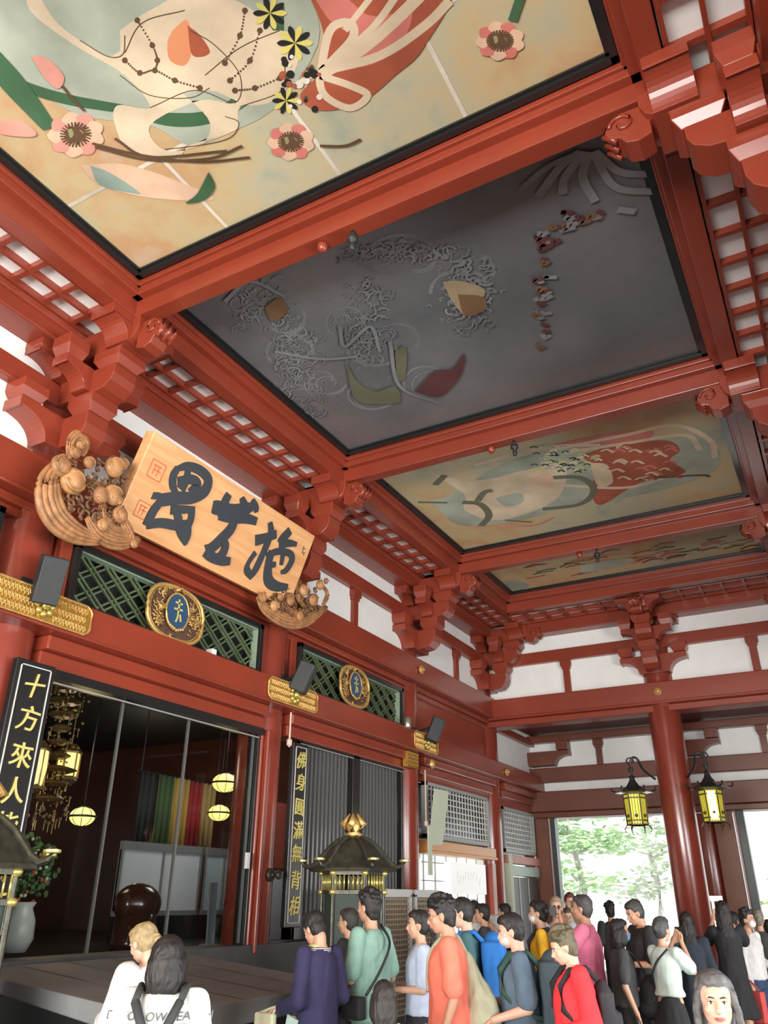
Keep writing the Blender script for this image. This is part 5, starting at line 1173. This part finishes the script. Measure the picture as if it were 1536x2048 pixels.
def body_mesh(la, ra, tilt, turn, fem, voxel=.0095):
    k = ('b', la, ra, tilt, turn, fem, voxel)
    if k in CACHE: return CACHE[k]
    mb = MB(); sh = .92 if fem else 1.0
    mb.loft([(0, 0, .80, .12, .09), (0, 0, .88, .165, .118), (0, 0, .96, .160, .112), (0, 0, 1.06, .132*(.93 if fem else 1.05), .098), (0, .005, 1.18, .148*sh, .112), (0, .005, 1.28, .165*sh, .115), (0, -.005, 1.36, .160*sh, .095), (0, -.01, 1.41, .10, .07), (0, -.005, 1.44, .06, .055)])
    hc = HC; M = headmat(tilt, turn); hh = Vector((0, -.005, 1.47))+M@(hc-Vector((0, -.005, 1.47)))
    cone(mb, (0, -.012, 1.40), (0, 0, 1.50), .056 if not fem else .050, .054 if not fem else .047); head_parts(mb, hh, M, fem)
    for sd, kd in ((-1, la), (1, ra)):
        s_, e, w_ = arm_pts(kd, sd); s_.x *= sh; cone(mb, s_, e, .050*sh, .040*sh); cone(mb, e, w_, .040*sh, .026*sh); hand(mb, e, w_, sd)
        hip = Vector((.085*sd, 0, .88)); kn = Vector((.095*sd, .02, .49)); an = Vector((.10*sd, -.02, .085))
        cone(mb, hip, kn, .082, .056); cone(mb, kn, (kn+an)/2+Vector((0, -.015, .06)), .054, .056); cone(mb, (kn+an)/2+Vector((0, -.015, .06)), an, .056, .036)
        mb.ball(an+Vector((0, .05, -.045)), .040, .11, .035); 
    CACHE[k] = remeshed(mb, voxel, 2, name='body'); return CACHE[k]
def shirt_mesh(la, ra, sleeve, hem, fem, loose):
    k = ('s', la, ra, sleeve, hem, fem, loose)
    if k in CACHE: return CACHE[k]
    mb = MB(); sh = .92 if fem else 1.0; L = loose
    rings = [(0, 0, hem, .168+L, .125+L), (0, 0, hem+.02, .170+L, .127+L), (0, 0, 1.06, .150*(.95 if fem else 1.06)+L, .112+L), (0, .005, 1.18, .158*sh+L, .122+L*.8), (0, .005, 1.28, .173*sh+L*.8, .124+L*.6), (0, -.005, 1.36, .166*sh+L*.4, .104+L*.3), (0, -.01, 1.405, .112, .080), (0, -.006, 1.428, .078, .068)]
    mb.loft(rings, 26)
    for sd, kd in ((-1, la), (1, ra)):
        s_, e, w_ = arm_pts(kd, sd); s_.x *= sh
        if sleeve == 'none': cone(mb, s_, s_*.8+e*.2, .054, .052); continue
        if sleeve == 'short': q = s_*.22+e*.78; cone(mb, s_, q, .058+L*.4, .058+L*.7)
        else: cone(mb, s_, e, .058+L*.4, .052+L*.5); cone(mb, e, e*.08+w_*.92, .052+L*.5, .038+L*.3)
    CACHE[k] = remeshed(mb, .012, 2, .012, 9, name='shirt'); return CACHE[k]
def legs_mesh(kind):
    k = ('l', kind)
    if k in CACHE: return CACHE[k]
    mb = MB()
    if kind in ('skirt', 'longskirt', 'midskirt'):
        z0 = dict(skirt=.52, midskirt=.35, longskirt=.16)[kind]
        mb.loft([(0, 0, z0, .25, .20), (0, 0, z0+.02, .255, .205), (0, 0, .75, .20, .155), (0, 0, .90, .178, .132), (0, 0, 1.0, .148, .112)], 30)
        CACHE[k] = remeshed(mb, .014, 2, .022, 7, name='skirt'); return CACHE[k]
    mb.loft([(0, 0, .80, .165, .12), (0, 0, .88, .178, .13), (0, 0, .98, .168, .12), (0, 0, 1.0, .16, .115)], 24)
    for sd in (-1, 1):
        hip = Vector((.088*sd, 0, .87)); kn = Vector((.096*sd, .02, .49)); an = Vector((.10*sd, -.02, .085))
        if kind == 'shorts': cone(mb, hip, kn+Vector((0, 0, .03)), .095, .085)
        elif kind == 'wide': cone(mb, hip, kn, .098, .092); cone(mb, kn, an, .092, .095)
        else: cone(mb, hip, kn, .092, .068); cone(mb, kn, an, .068, .054)
    CACHE[k] = remeshed(mb, .012, 2, .010, 9, name='trousers'); return CACHE[k]
def hair_mesh(kind, tilt, turn):
    k = ('h', kind, tilt, turn)
    if k in CACHE: return CACHE[k]
    mb = MB(); M = headmat(tilt, turn); hc = Vector((0, -.005, 1.47))+M@(HC-Vector((0, -.005, 1.47))); A = lambda v: hc+M@Vector(v)
    mb.ball(A((0, -.022, .038)), .084, .098, .090, M=M, seg=24, rings=16); mb.ball(A((0, -.045, -.005)), .078, .072, .085, M=M, seg=20, rings=14)
    mb.ball(A((0, .022, .078)), .064, .064, .044, M=M)
    if kind in ('short', 'thin'): mb.ball(A((0, -.055, -.05)), .062, .042, .05, M=M)
    if kind == 'tousled':
        rr = random.Random(3)
        for i in range(22): a, b = rr.uniform(0, 6.28), rr.uniform(.1, 1.4); mb.ball(A((.085*math.sin(b)*math.cos(a), -.015+.10*math.sin(b)*math.sin(a), .045+.09*math.cos(b))), .026, .026, .02)
        mb.ball(A((0, -.06, -.055)), .066, .042, .05, M=M)
    if kind == 'bob':
        mb.loft([(hc.x, hc.y-.045, hc.z-.165, .082, .066), (hc.x, hc.y-.04, hc.z-.10, .104, .088), (hc.x, hc.y-.035, hc.z-.0, .098, .09), (hc.x, hc.y-.03, hc.z+.05, .08, .08)], 22)
        for s_ in (-1, 1): mb.ball(A((.085*s_, .015, -.05)), .022, .045, .09, M=M)
    if kind == 'long':
        mb.loft([(0, -.085, 1.20, .06, .022), (0, -.088, 1.34, .095, .036), (hc.x, hc.y-.075, 1.46, .095, .05), (hc.x, hc.y-.05, 1.56, .092, .075), (hc.x, hc.y-.04, 1.62, .08, .07)], 20)
        for s_ in (-1, 1): mb.tube([A((.066*s_, .035, .045)), A((.084*s_, .022, -.04)), A((.088*s_, .005, -.14)), A((.096*s_, .02, -.27)), A((.10*s_, .03, -.36))], [.018, .018, .019, .022, .010], 10)
    if kind in ('pony', 'bun'):
        mb.ball(A((0, -.105, .02 if kind == 'bun' else .0)), .045 if kind == 'bun' else .028, .045 if kind == 'bun' else .03, .045 if kind == 'bun' else .03)
        if kind == 'pony': mb.tube([A((0, -.12, .0)), A((0, -.15, -.06)), A((0, -.14, -.16)), A((0, -.11, -.24))], [.026, .034, .03, .008], 10)
    me = remeshed(mb, .008, 1, .005, 30, name='hair')
    # trim the face opening: pull hair behind the face plane
    Mi = M.inverted()
    for v in me.vertices:
        q = Mi@(v.co-hc)
        if q.z < .055 and q.y > .035 and abs(q.x) < .072 and kind != 'x':
            q.y = min(q.y, .035+max(0, (q.z-.03))*.8) if abs(q.x) < .066 else q.y; v.co = hc+M@q
    for v in me.vertices:          # fine strand relief
        q = Mi@(v.co-hc); a = math.atan2(q.x, -q.y+.02); s_ = .0026*math.sin(a*34+8*noise.noise(q*16)); v.co += (M@Vector((q.x, q.y, 0)).normalized())*s_
    CACHE[k] = me; return me
def face_meshes(tilt, turn):
    k = ('f', tilt, turn)
    if k in CACHE: return CACHE[k]
    M = headmat(tilt, turn); hc = Vector((0, -.005, 1.47))+M@(HC-Vector((0, -.005, 1.47))); A = lambda v: hc+M@Vector(v)
    e = MB(); i_ = MB(); b = MB(); l = MB()
    for s_ in (-1, 1):
        e.ball(A((.0285*s_, .0735, -.0005)), .0125, .009, .0062, M=M); i_.ball(A((.0275*s_, .0795, -.0005)), .0052, .0042, .0055, M=M)
        b.tube([A((.012*s_, .086, .0165)), A((.028*s_, .0855, .021)), A((.045*s_, .073, .0165))], [.0028, .0036, .0016], 6)
        i_.tube([A((.016*s_, .0805, .002)), A((.0285*s_, .0835, .0062)), A((.042*s_, .075, .001))], [.0012, .0018, .001], 5)
    l.tube([A((-.022, .0855, -.0615)), A((-.008, .0955, -.059)), A((0, .096, -.0605)), A((.008, .0955, -.059)), A((.022, .0855, -.0615))], [.002, .0045, .0045, .0045, .002], 8)
    l.tube([A((-.018, .0865, -.065)), A((0, .095, -.0675)), A((.018, .0865, -.065))], [.002, .0052, .002], 8)
    r = tuple(q.mesh('face', smooth=True) for q in (e, i_, b, l)); CACHE[k] = r; return r
def shoe_mesh():
    if 'shoe' in CACHE: return CACHE['shoe']
    mb = MB()
    for sd in (-1, 1):
        c = Vector((.10*sd, 0, 0)); mb.ball(c+Vector((0, .085, .042)), .047, .09, .038); mb.ball(c+Vector((0, -.03, .05)), .044, .058, .05); mb.mbox(c+Vector((0, .045, .012)), .085, .25, .022)
    CACHE['shoe'] = remeshed(mb, .009, 2, name='shoes'); return CACHE['shoe']
SK = {'fair': (.62, .38, .27), 'tan': (.50, .27, .17), 'warm': (.56, .32, .21)}
def child(name, me, m, p):
    me2 = me
    if not me2.materials: me2.materials.append(None)
    o = bpy.data.objects.new(name, me2); COL.objects.link(o); o.parent = p; o.material_slots[0].link = 'OBJECT'; o.material_slots[0].material = m; return o
def cloth(name, col, rough=.85): return mat('cloth_'+name, col, rough, var=.10, scale=14, bump=.15, bscale=220)
PEOPLE = {}
def locate(px, py, D):
    d = ray(px, py); k = D/math.hypot(d.x, d.y); return d*k
def person(key, px, py, D, head, label, shirt=('white', (.7, .7, .7)), sleeve='short', hem=.90, legs='long', lcol=('black_cloth', (.02, .02, .022)), hair='short', hcol=(.014, .012, .011), skin='warm', la='down', ra='down', tilt=0, turn=0, fem=False, loose=.02, shoes=(.05, .05, .05), voxel=.0095, mask=None, h=None, lean=0, wx=.90):
    p = locate(px, py, D); H_ = h or (EYE+p.z); sc = H_/1.716
    t = thing('person', Vector((p.x, p.y, 0)), label, 'person', 'visitors in the hall')
    t.rotation_euler = (math.radians(-lean), 0, math.radians(head-90)); t.scale = (sc*wx, sc*max(.95, wx), sc); PEOPLE[key] = t
    child('body', body_mesh(la, ra, tilt, turn, fem, voxel), mat('skin_'+skin, SK[skin], .5, var=.05), t)
    child('shirt', shirt_mesh(la, ra, sleeve, hem, fem, loose), cloth(*shirt), t)
    child('skirt' if 'skirt' in legs else 'trousers', legs_mesh(legs), cloth(*lcol), t)
    if hair != 'bald': child('hair', hair_mesh(hair, tilt, turn), mat('hair_%.3f_%.3f' % (hcol[0], hcol[2]), hcol, .6, var=.3, scale=30), t)
    e, i_, b, l = face_meshes(tilt, turn)
    if not mask: child('lips', l, mat('lip_colour', (.42, .12, .10), .4), t)
    child('eyes', e, mat('eye_white', (.7, .68, .65), .3), t); child('irises', i_, mat('dark_iris', (.02, .012, .008), .2), t); child('eyebrows', b, mat('dark_brow', (.03, .02, .015), .7), t)
    child('shoes', shoe_mesh(), mat('shoe_%.2f' % shoes[0], shoes, .6), t)
    if mask:
        M = headmat(tilt, turn); hc = Vector((0, -.005, 1.47))+M@(HC-Vector((0, -.005, 1.47))); m = MB()
        m.ball(hc+M@Vector((0, .056, -.050)), .060, .050, .046, M=M, seg=18, rings=12)
        for s_ in (-1, 1): m.tube([hc+M@Vector((.05*s_, .06, -.03)), hc+M@Vector((.086*s_, .0, -.01))], .003, 5)
        child('face_mask', m.mesh('mask', smooth=True), mat('mask_%s' % mask[0], mask[1], .8), t)
    return t
def gear(key, name, label, cat, parts, group=None):
    """something carried by person key; parts = [(name, MB in the person's own frame, material, smooth)]"""
    p = PEOPLE[key]; Mx = Matrix.Rotation(p.rotation_euler.z, 4, 'Z'); sc = p.scale.z
    t = thing(name, (0, 0, 0), label, cat, group)
    loc = Vector(p.location); allv = [v for _, mb, _, _ in parts for v in mb.v]; zmin = min(v.z for v in allv); c = sum(allv, Vector())/len(allv); c.z = zmin
    t.location = loc+Mx@Vector((c.x*p.scale.x, c.y*p.scale.y, c.z*sc)); t.rotation_euler = (0, 0, p.rotation_euler.z); t.scale = p.scale
    for nme, mb, mt, sm in parts:
        me = mb.mesh(nme, c, sm); me.materials.append(mt); o = bpy.data.objects.new(nme, me); COL.objects.link(o); o.parent = t
    return t
def soft(mb, voxel=.016, amp=.010):
    me = remeshed(mb, voxel, 4, amp, 9); q = MB(); q.v = [Vector(v.co) for v in me.vertices]; q.f = [tuple(p.vertices) for p in me.polygons]; q.m = [0]*len(q.f); return q
def backpack(key, label, col, scol=None, big=1.0, straps=True, y=-.20, body=True):
    parts = []; m = MB()
    if body:
        m.ball((0, y-.02*big, 1.20), .15*big, .10*big, .20*big, seg=16, rings=12); m.mbox((0, y-.01, 1.15), .28*big, .16*big, .34*big); m.mbox((0, y-.12*big, 1.08), .22*big, .08*big, .18*big)
        parts.append(('pack_body', soft(m), cloth(*col), True))
    s = MB()
    for sd in (-1, 1): s.tube([(.10*sd, -.15, 1.36), (.105*sd, -.07, 1.435), (.11*sd, .06, 1.42), (.115*sd, .145, 1.32), (.13*sd, .14, 1.18), (.17*sd, .0, 1.05), (.14*sd, -.15, 1.02)], .021, 8)
    parts.append(('shoulder_straps', s, cloth(*(scol or col)), True))
    gear(key, 'backpack', label, 'backpack', parts, 'backpacks and bags')
def tote(key, label, col, c, sx, sy, sz, strap=None, name='tote_bag', amp=.008, rnd_=False):
    m = MB()
    if rnd_: m.ball(c, sx*.5, sy*.5, sz*.5, seg=20, rings=14)
    else: m.mbox(c, sx, sy, sz)
    m.ball(Vector(c)-Vector((0, 0, sz*.3)), sx*.5, sy*.62, sz*.28); parts = [('bag_body', soft(m, .014, amp), cloth(*col), True)]
    if strap: s = MB(); s.tube(spline([Vector(q) for q in strap], 4), .011, 6); parts.append(('strap', s, cloth(*col), True))
    gear(key, name, label, 'bag', parts, 'backpacks and bags')
B = lambda n, *c: (n, c)
person('A', 340, 1868, 4.75, 122, 'Woman seen from behind, black bob, white printed T-shirt, grey backpack straps, front left', B('bright_white', .78, .84, .80), hair='bob', fem=True, loose=.045, voxel=.008, wx=1.06)
person('B', 306, 1838, 6.0, 175, 'Fair-haired person in loose off-white linen leaning left before the offertory box', B('linen', .62, .60, .60), sleeve='long', hair='pony', hcol=(.32, .24, .12), la='fold', ra='fold', tilt=25, fem=True, loose=.06, skin='fair', legs='wide', lcol=B('linen_trousers', .55, .54, .54), wx=1.05)
person('C', 642, 1813, 6.8, 165, 'Person in navy jumper and blue jeans looking down, seen from behind, white bag in hand', B('navy', .028, .024, .075), sleeve='long', hem=.84, hair='short', la='bag', ra='bag', tilt=30, loose=.025, lcol=B('blue_jeans', .05, .12, .20))
person('C2', 632, 1822, 8.2, 185, 'Dark-haired woman in black with long hair, half hidden behind the navy jumper', B('charcoal', .03, .03, .033), sleeve='long', hair='long', fem=True)
person('D', 742, 1778, 7.3, 172, 'Tall man in pale teal-green loose T-shirt, black strap across his back', B('sage_teal', .24, .42, .35), hem=.82, hair='tousled', la='fold', ra='bag', loose=.035, legs='wide', lcol=B('sage_trousers', .20, .33, .27))
person('E', 700, 1815, 8.4, 190, 'Person in black with olive cap of hair, left of the teal-green T-shirt man', B('black_top', .02, .02, .024), sleeve='long', hair='short', loose=.04, hcol=(.03, .028, .02))
person('F', 768, 1958, 5.0, 128, 'Small child seen from behind, black top and black-and-white backpack', B('child_black', .025, .025, .03), hair='bob', hcol=(.018, .015, .013))
person('G', 840, 1818, 7.6, 215, 'Woman with black ponytail, pale blue sleeves and a black polka-dot skirt', B('pale_blue', .45, .52, .66), legs='longskirt', lcol=B('dark_skirt', .02, .02, .025), hair='pony', fem=True, la='fold', ra='fold')
person('H', 893, 1788, 6.5, 206, 'Man with glasses in a salmon T-shirt carrying a beige-green bag on his back', B('salmon', .80, .20, .13), hem=.84, hair='tousled', skin='tan', la='down', ra='down', tilt=12, loose=.035, lcol=B('salmon_shorts', .62, .20, .15), legs='shorts')
person('I', 930, 1792, 7.9, 203, 'Dark-haired man behind the salmon shirt man, plaid shirt and bright blue backpack', B('dark_teal_plaid', .05, .13, .14), sleeve='long', hair='short', skin='fair', tilt=10)
person('J', 966, 1806, 11.5, 200, 'Dark-haired visitor far behind between the blue backpack and the shutters', B('dark_grey', .06, .06, .07), hair='short')
person('J2', 990, 1828, 12.3, 195, 'Short visitor with white headscarf far behind under the white sign', B('pale_grey', .5, .52, .5), hair='short', hcol=(.5, .52, .5), fem=True)
person('J3', 1010, 1806, 13.2, 180, 'Visitor with black hair in the far distance left of the yellow T-shirt', B('black_shirt', .02, .02, .022), hair='short')
person('J4', 948, 1800, 12.8, 160, 'Visitor in white far behind the salmon shirt man', B('white_far', .6, .62, .6), hair='short')
person('K', 1030, 1822, 6.6, 205, 'Person in slate-blue T-shirt and orange-lit mask, pale blue jeans, big dark backpack', B('slate_blue', .09, .14, .19), hair='short', skin='fair', tilt=12, hem=.86, loose=.04, lcol=B('light_blue_jeans', .20, .32, .62), la='bag', ra='fold', mask=('white', (.6, .5, .45)))
person('L', 1078, 1799, 9.5, 197, 'Masked young man in bright yellow T-shirt with black straps', B('yellow_orange', .85, .48, .03), hair='short', skin='fair', mask=('pale', (.72, .72, .72)))
person('M', 1110, 1791, 10.9, 292, 'Bald man with sunglasses facing the camera, light grey shirt', B('light_grey', .45, .5, .55), hair='thin', hcol=(.30, .22, .15), skin='fair')
person('N', 1138, 1784, 12.6, 300, 'Person in dark red cap raising a phone near the left exit', B('khaki', .35, .35, .22), hair='short', hcol=(.10, .02, .025), la='cam', ra='phone')
person('O', 1133, 1814, 11.6, 296, 'Boy with green-brown hair facing the camera with hands at his face', B('beige_green', .48, .46, .32), hair='short', hcol=(.07, .065, .03), la='cam', ra='cam', skin='fair')
person('P', 1138, 1848, 6.2, 214, 'Elderly woman with short brown hair in a bright red jacket, looking down left', B('bright_red', .80, .035, .045), sleeve='long', hem=.78, hair='tousled', hcol=(.10, .085, .045), skin='fair', tilt=22, fem=True, loose=.05, la='bag', ra='down')
person('Q', 1165, 1788, 9.3, 186, 'Man in a pink shirt and grey-green shorts holding a camera to his face', B('pink', .75, .20, .33), hem=.84, hair='short', hcol=(.05, .045, .045), la='cam', ra='cam', loose=.045, legs='shorts', lcol=B('grey_green_shorts', .20, .26, .23), skin='tan')
person('Q2', 1218, 1803, 14.2, 120, 'Dark-haired person seen from behind in the far distance before the bright exit', B('grey_dark', .05, .05, .055), hair='tousled')
person('R', 1233, 1836, 9.0, 25, 'Woman in dark grey T-shirt facing right with glasses, blue mask and black bag', B('charcoal_tee', .055, .058, .06), hair='bob', fem=True, la='bag', ra='down', lcol=B('black_trousers', .015, .015, .017), mask=('blue', (.12, .30, .62)), legs='wide')
person('S', 1275, 1795, 9.9, 222, 'Tall man in a black shirt looking down left before the bright exit', B('soft_black', .03, .03, .032), hem=.74, hair='short', hcol=(.035, .035, .03), skin='tan', tilt=20, loose=.05, la='fold', ra='fold')
person('T', 1318, 1832, 8.9, 62, 'Woman in a pale mint top and black skirt with a scrunchie bun, arms raised', B('mint_white', .55, .66, .60), sleeve='short', hem=1.0, hair='bun', fem=True, legs='longskirt', la='cam', ra='cam', hcol=(.05, .05, .05))
person('U', 1370, 1822, 10.4, 100, 'Person with long dark hair and dark blue-black coat before the free-standing pillar', B('blue_black', .025, .035, .05), sleeve='long', hem=.5, hair='long', fem=True, loose=.05)
person('V', 1442, 1800, 11.2, 105, 'Person in black lifting a phone overhead right of the free-standing pillar', B('black_dress', .022, .022, .024), hem=.6, hair='long', fem=True, la='phone', ra='phone', legs='skirt')
person('V2', 1462, 1822, 12.4, 60, 'Long-haired person in grey beside the masked man in the white shirt', B('mid_grey', .12, .12, .12), sleeve='long', hair='long', fem=True)
person('W', 1488, 1817, 12.0, 335, 'Masked young man in a white long-sleeved shirt, dark trousers, walking right', B('crisp_white', .66, .66, .64), sleeve='long', hair='tousled', mask=('white2', (.78, .78, .78)), lcol=B('dark_blue_jeans', .03, .06, .12), la='bag', ra='down', hcol=(.02, .02, .02), shoes=(.6, .6, .6))
person('W2', 1513, 1818, 13.0, 80, 'Person with a pale bag and denim trousers at the right edge of the photo', B('grey_black', .05, .055, .05), hair='short', hcol=(.2, .19, .15), lcol=B('denim', .06, .10, .2))
person('X', 1534, 1838, 13.4, 110, 'Visitor cut by the right edge of the photo with a mint-coloured rucksack', B('grey_check', .3, .32, .28), hair='short', lcol=B('green_trousers', .05, .09, .07))
person('Y', 1420, 1936, 3.85, 284, 'Woman close to the camera at lower right, grey-black hair, only her face in view', B('dark_coat', .03, .035, .04), sleeve='long', hair='long', hcol=(.10, .10, .10), skin='fair', fem=True, voxel=.006, tilt=0, turn=0, wx=1.04)

# what they carry
m = MB()
for sd in (-1, 1): m.tube([(.115*sd, -.135, 1.40), (.06*sd, -.165, 1.28), (.0, -.175, 1.20)], .024, 8); m.tube([(.115*sd, -.135, 1.40), (.12*sd, .0, 1.46), (.125*sd, .13, 1.36), (.16*sd, .06, 1.1), (.10*sd, -.17, 1.0)], .020, 8)
b2 = MB(); b2.mbox((0, -.20, 1.06), .20, .10, .24); b2.ball((0, -.20, 1.12), .11, .07, .10)
gear('A', 'backpack', 'Dark grey Y-strap backpack on the woman in the white T-shirt', 'backpack', [('crossed_straps', m, cloth('strap_grey', (.04, .045, .045)), True), ('pack_body', soft(b2, .014, .005), cloth('pack_charcoal', (.03, .034, .036)), True)], 'backpacks and bags')
# print on the white T-shirt
pA = PEOPLE['A']; m = MB(); me = text_mesh('D   FOLLOW   EARTH', .058)
for c_, z_, w_ in (('rose', 1.20, .012), ('amber', 1.165, .022), ('violet', 1.13, .012)): pass
def backy(x, z):
    u = min(1, max(0, (z-1.18)/.18)); rx = .215-.03*u; ry = .158-.036*u; return .0-ry*math.sqrt(max(.05, 1-(x/rx)**2))-.014
m.add([Vector((v.co.x*.98, backy(v.co.x*.98, 1.325+v.co.y), 1.325+v.co.y)) for v in me.vertices], [tuple(f.vertices) for f in me.polygons]); child('printed_words', m.mesh('print'), cloth('print_grey', (.22, .24, .24)), pA)
for c_, z_, w_ in (((.55, .18, .28), 1.285, .008), ((.80, .55, .20), 1.258, .014), ((.40, .34, .62), 1.232, .008)):
    m = MB(); N = 12; vs = []
    for i in range(N+1): x = -.15+.30*i/N; vs += [(x, backy(x, z_), z_-w_), (x, backy(x, z_), z_+w_)]
    m.add(vs, [(2*i, 2*i+1, 2*i+3, 2*i+2) for i in range(N)]); child('printed_stripe', m.mesh('stripe'), cloth('stripe_%.2f' % c_[0], c_), pA)
tote('C', 'White canvas bag hanging from the hand of the person in the navy jumper', B('canvas_cream', .62, .64, .45), (-.26, .34, .84), .07, .22, .30, [(-.26, .26, .98), (-.24, .24, 1.03), (-.26, .42, .98)])
m = MB(); m.mbox((-.20, .12, .80), .02, .12, .36, Matrix.Rotation(.25, 3, 'X')); gear('C', 'folder', 'Slim mint-white paper folder tucked under the arm of the navy jumper', 'folder', [('cover', m, cloth('mint_paper', (.5, .68, .62)), False)])
m = MB(); m.ball((0, .02, 1.44), .085, .075, .022, seg=20); m2 = MB()
for k in range(3): m2.tube([(.10*math.cos(a)*1.05, .0+.09*math.sin(a), 1.425-.012*k) for a in [i*.45 for i in range(15)]], .004, 5)
gear('C', 'scarf', 'Yellow-green scarf with striped edge at the neck of the navy jumper', 'scarf', [('scarf_cloth', m, cloth('scarf_yellow', (.50, .50, .22)), True), ('striped_edge', m2, cloth('strip_white', (.6, .6, .6)), True)])
m = MB(); m.tube(spline([Vector(q) for q in ((.12, -.02, 1.46), (.04, -.17, 1.34), (-.10, -.19, 1.18), (-.22, -.12, 1.0))], 5), .011, 6); b2 = MB(); b2.mbox((-.25, -.02, .92), .10, .20, .15); gear('D', 'camera_bag', 'Black shoulder bag of the teal-green T-shirt man, strap crossing his back', 'bag', [('strap', m, SPK, True), ('bag_body', soft(b2, .014, .005), cloth('bag_black', (.02, .02, .022)), True)], 'backpacks and bags')
tote('E', 'Pale grey bag hanging behind the person in black', B('bag_grey', .30, .30, .29), (-.10, -.24, .98), .20, .12, .42)
backpack('F', 'Small black-and-white backpack of the child', B('child_pack', .04, .04, .045), B('white_strap', .6, .6, .6), .72)
tote('G', 'Grey patterned bag held by the woman with the ponytail', B('bag_speckled', .20, .20, .19), (.0, .30, 1.06), .22, .12, .24)
m = MB()
rr = random.Random(2)
for i in range(120):
    a = rr.uniform(0, 6.28); z = rr.uniform(.2, .85); f = .25-(z-.16)*.085; m.ball((f*math.cos(a)*1.03, f*.80*math.sin(a)*1.06, z), .012, .012, .012, seg=6, rings=4)
child('polka_dots', m.mesh('dots', smooth=True), cloth('dot_white', (.7, .7, .7)), PEOPLE['G'])
m = MB(); m.loft([(.02, -.25, .50, .19, .13), (.02, -.26, .56, .20, .16), (.02, -.26, .80, .20, .155), (.03, -.23, 1.05, .15, .11), (.05, -.17, 1.24, .08, .06), (.08, -.12, 1.36, .04, .04)], 20)
s2 = MB(); s2.tube(spline([Vector(q) for q in ((.08, -.13, 1.34), (.11, -.06, 1.445), (.13, .05, 1.42), (.12, .14, 1.30), (.05, .15, 1.1))], 4), .020, 8)
gear('H', 'sling_bag', 'Large beige-green bag slung on the back of the salmon shirt man', 'bag', [('bag_body', soft(m, .014, .02), cloth('sage_beige', (.40, .41, .28)), True), ('strap', s2, cloth('sage_beige', (.40, .41, .28)), True)], 'backpacks and bags')
backpack('I', 'Bright blue backpack behind the beige-green bag', B('bright_blue', .02, .16, .50), None, 1.25, y=-.22)
backpack('K', 'Big dark blue-green backpack of the person in the slate-blue T-shirt', B('dark_navy_green', .045, .07, .085), B('green_strap', .03, .08, .06), 1.35, y=-.25)
backpack('L', 'Black backpack with teal edge on the yellow T-shirt man', B('pack_black', .03, .035, .035), B('strap_dark', .03, .03, .04), 1.0)
backpack('P', 'Dark backpack straps over the bright red jacket', B('pack_dark', .03, .03, .035), B('strap_blk', .02, .02, .022), .8)
tote('R', 'Round black shoulder bag held in front by the woman in dark grey', B('bag_deep_black', .018, .018, .02), (.05, .30, 1.0), .34, .30, .38, [(.08, .26, 1.14), (.08, .14, 1.35), (.08, .0, 1.44)], rnd_=True)
m = MB(); m.mbox((0, .33, 1.56), .12, .05, .08); m.lathe((0, .36, 1.56), [(.03, 0), (.03, .05), (.02, .05)], 12, axis='y'); gear('Q', 'camera', 'Black camera held up by the man in the pink shirt', 'camera', [('camera_body', m, SPK, False)])
for kk, s_ in (('N', 'person in the dark red cap'), ('V', 'person in black right of the pillar'), ('T', 'woman in the mint top')):
    m = MB(); m.mbox((0, .40 if kk != 'T' else .33, 1.57), .16, .012, .085); gear(kk, 'phone', 'Phone held up by the ' + s_, 'phone', [('phone_case', m, mat('phone_white', (.7, .7, .7), .3) if kk == 'V' else SPK, False)], 'raised phones')
tote('T', 'Black cross-body bag of the woman in the mint top', B('bag_black2', .02, .02, .02), (-.2, -.05, .98), .12, .2, .16, [(.14, -.10, 1.42), (0, -.16, 1.28), (-.2, -.08, 1.05)])
tote('W', 'Red and pink paper shopping bag beside the masked man in white', B('shop_red', .62, .09, .08), (.32, .12, .62), .12, .24, .34, [(.30, .06, .80), (.28, .06, .9), (.30, .18, .80)], name='shopping_bag', amp=.002)
tote('X', 'Mint-coloured rucksack at the right edge of the photo', B('mint_pack', .36, .52, .46), (0, -.2, 1.2), .3, .16, .4)
tote('Q', 'Pale blue-white carrier bag hanging by the shorts of the man in pink', B('pale_blue_bag', .45, .55, .58), (.2, .1, .68), .14, .12, .24)
# glasses and sunglasses belong to their wearers
for kk, rad_, col in (('H', .019, (.25, .15, .1)), ('R', .02, (.03, .03, .03)), ('M', .022, (.02, .015, .01))):
    tl = 12 if kk == 'H' else 0; M = headmat(tl, 0); hc = Vector((0, -.005, 1.47))+M@(HC-Vector((0, -.005, 1.47))); m = MB()
    for s_ in (-1, 1):
        c = Vector((.030*s_, .092, -.001)); m.tube([hc+M@(c+Vector((rad_*math.cos(a), 0, rad_*.85*math.sin(a)))) for a in [i*.5 for i in range(14)]], .0018, 5)
        m.tube([hc+M@Vector((.052*s_, .088, .004)), hc+M@Vector((.079*s_, .0, .004))], .0016, 5)
        if kk == 'M': m.ball(hc+M@c, rad_, .004, rad_*.85, M=M)
    m.tube([hc+M@Vector((-.012, .094, .002)), hc+M@Vector((.012, .094, .002))], .0016, 5); child('glasses', m.mesh('glasses', smooth=True), mat('rim_%.2f' % col[0], col, .3), PEOPLE[kk])
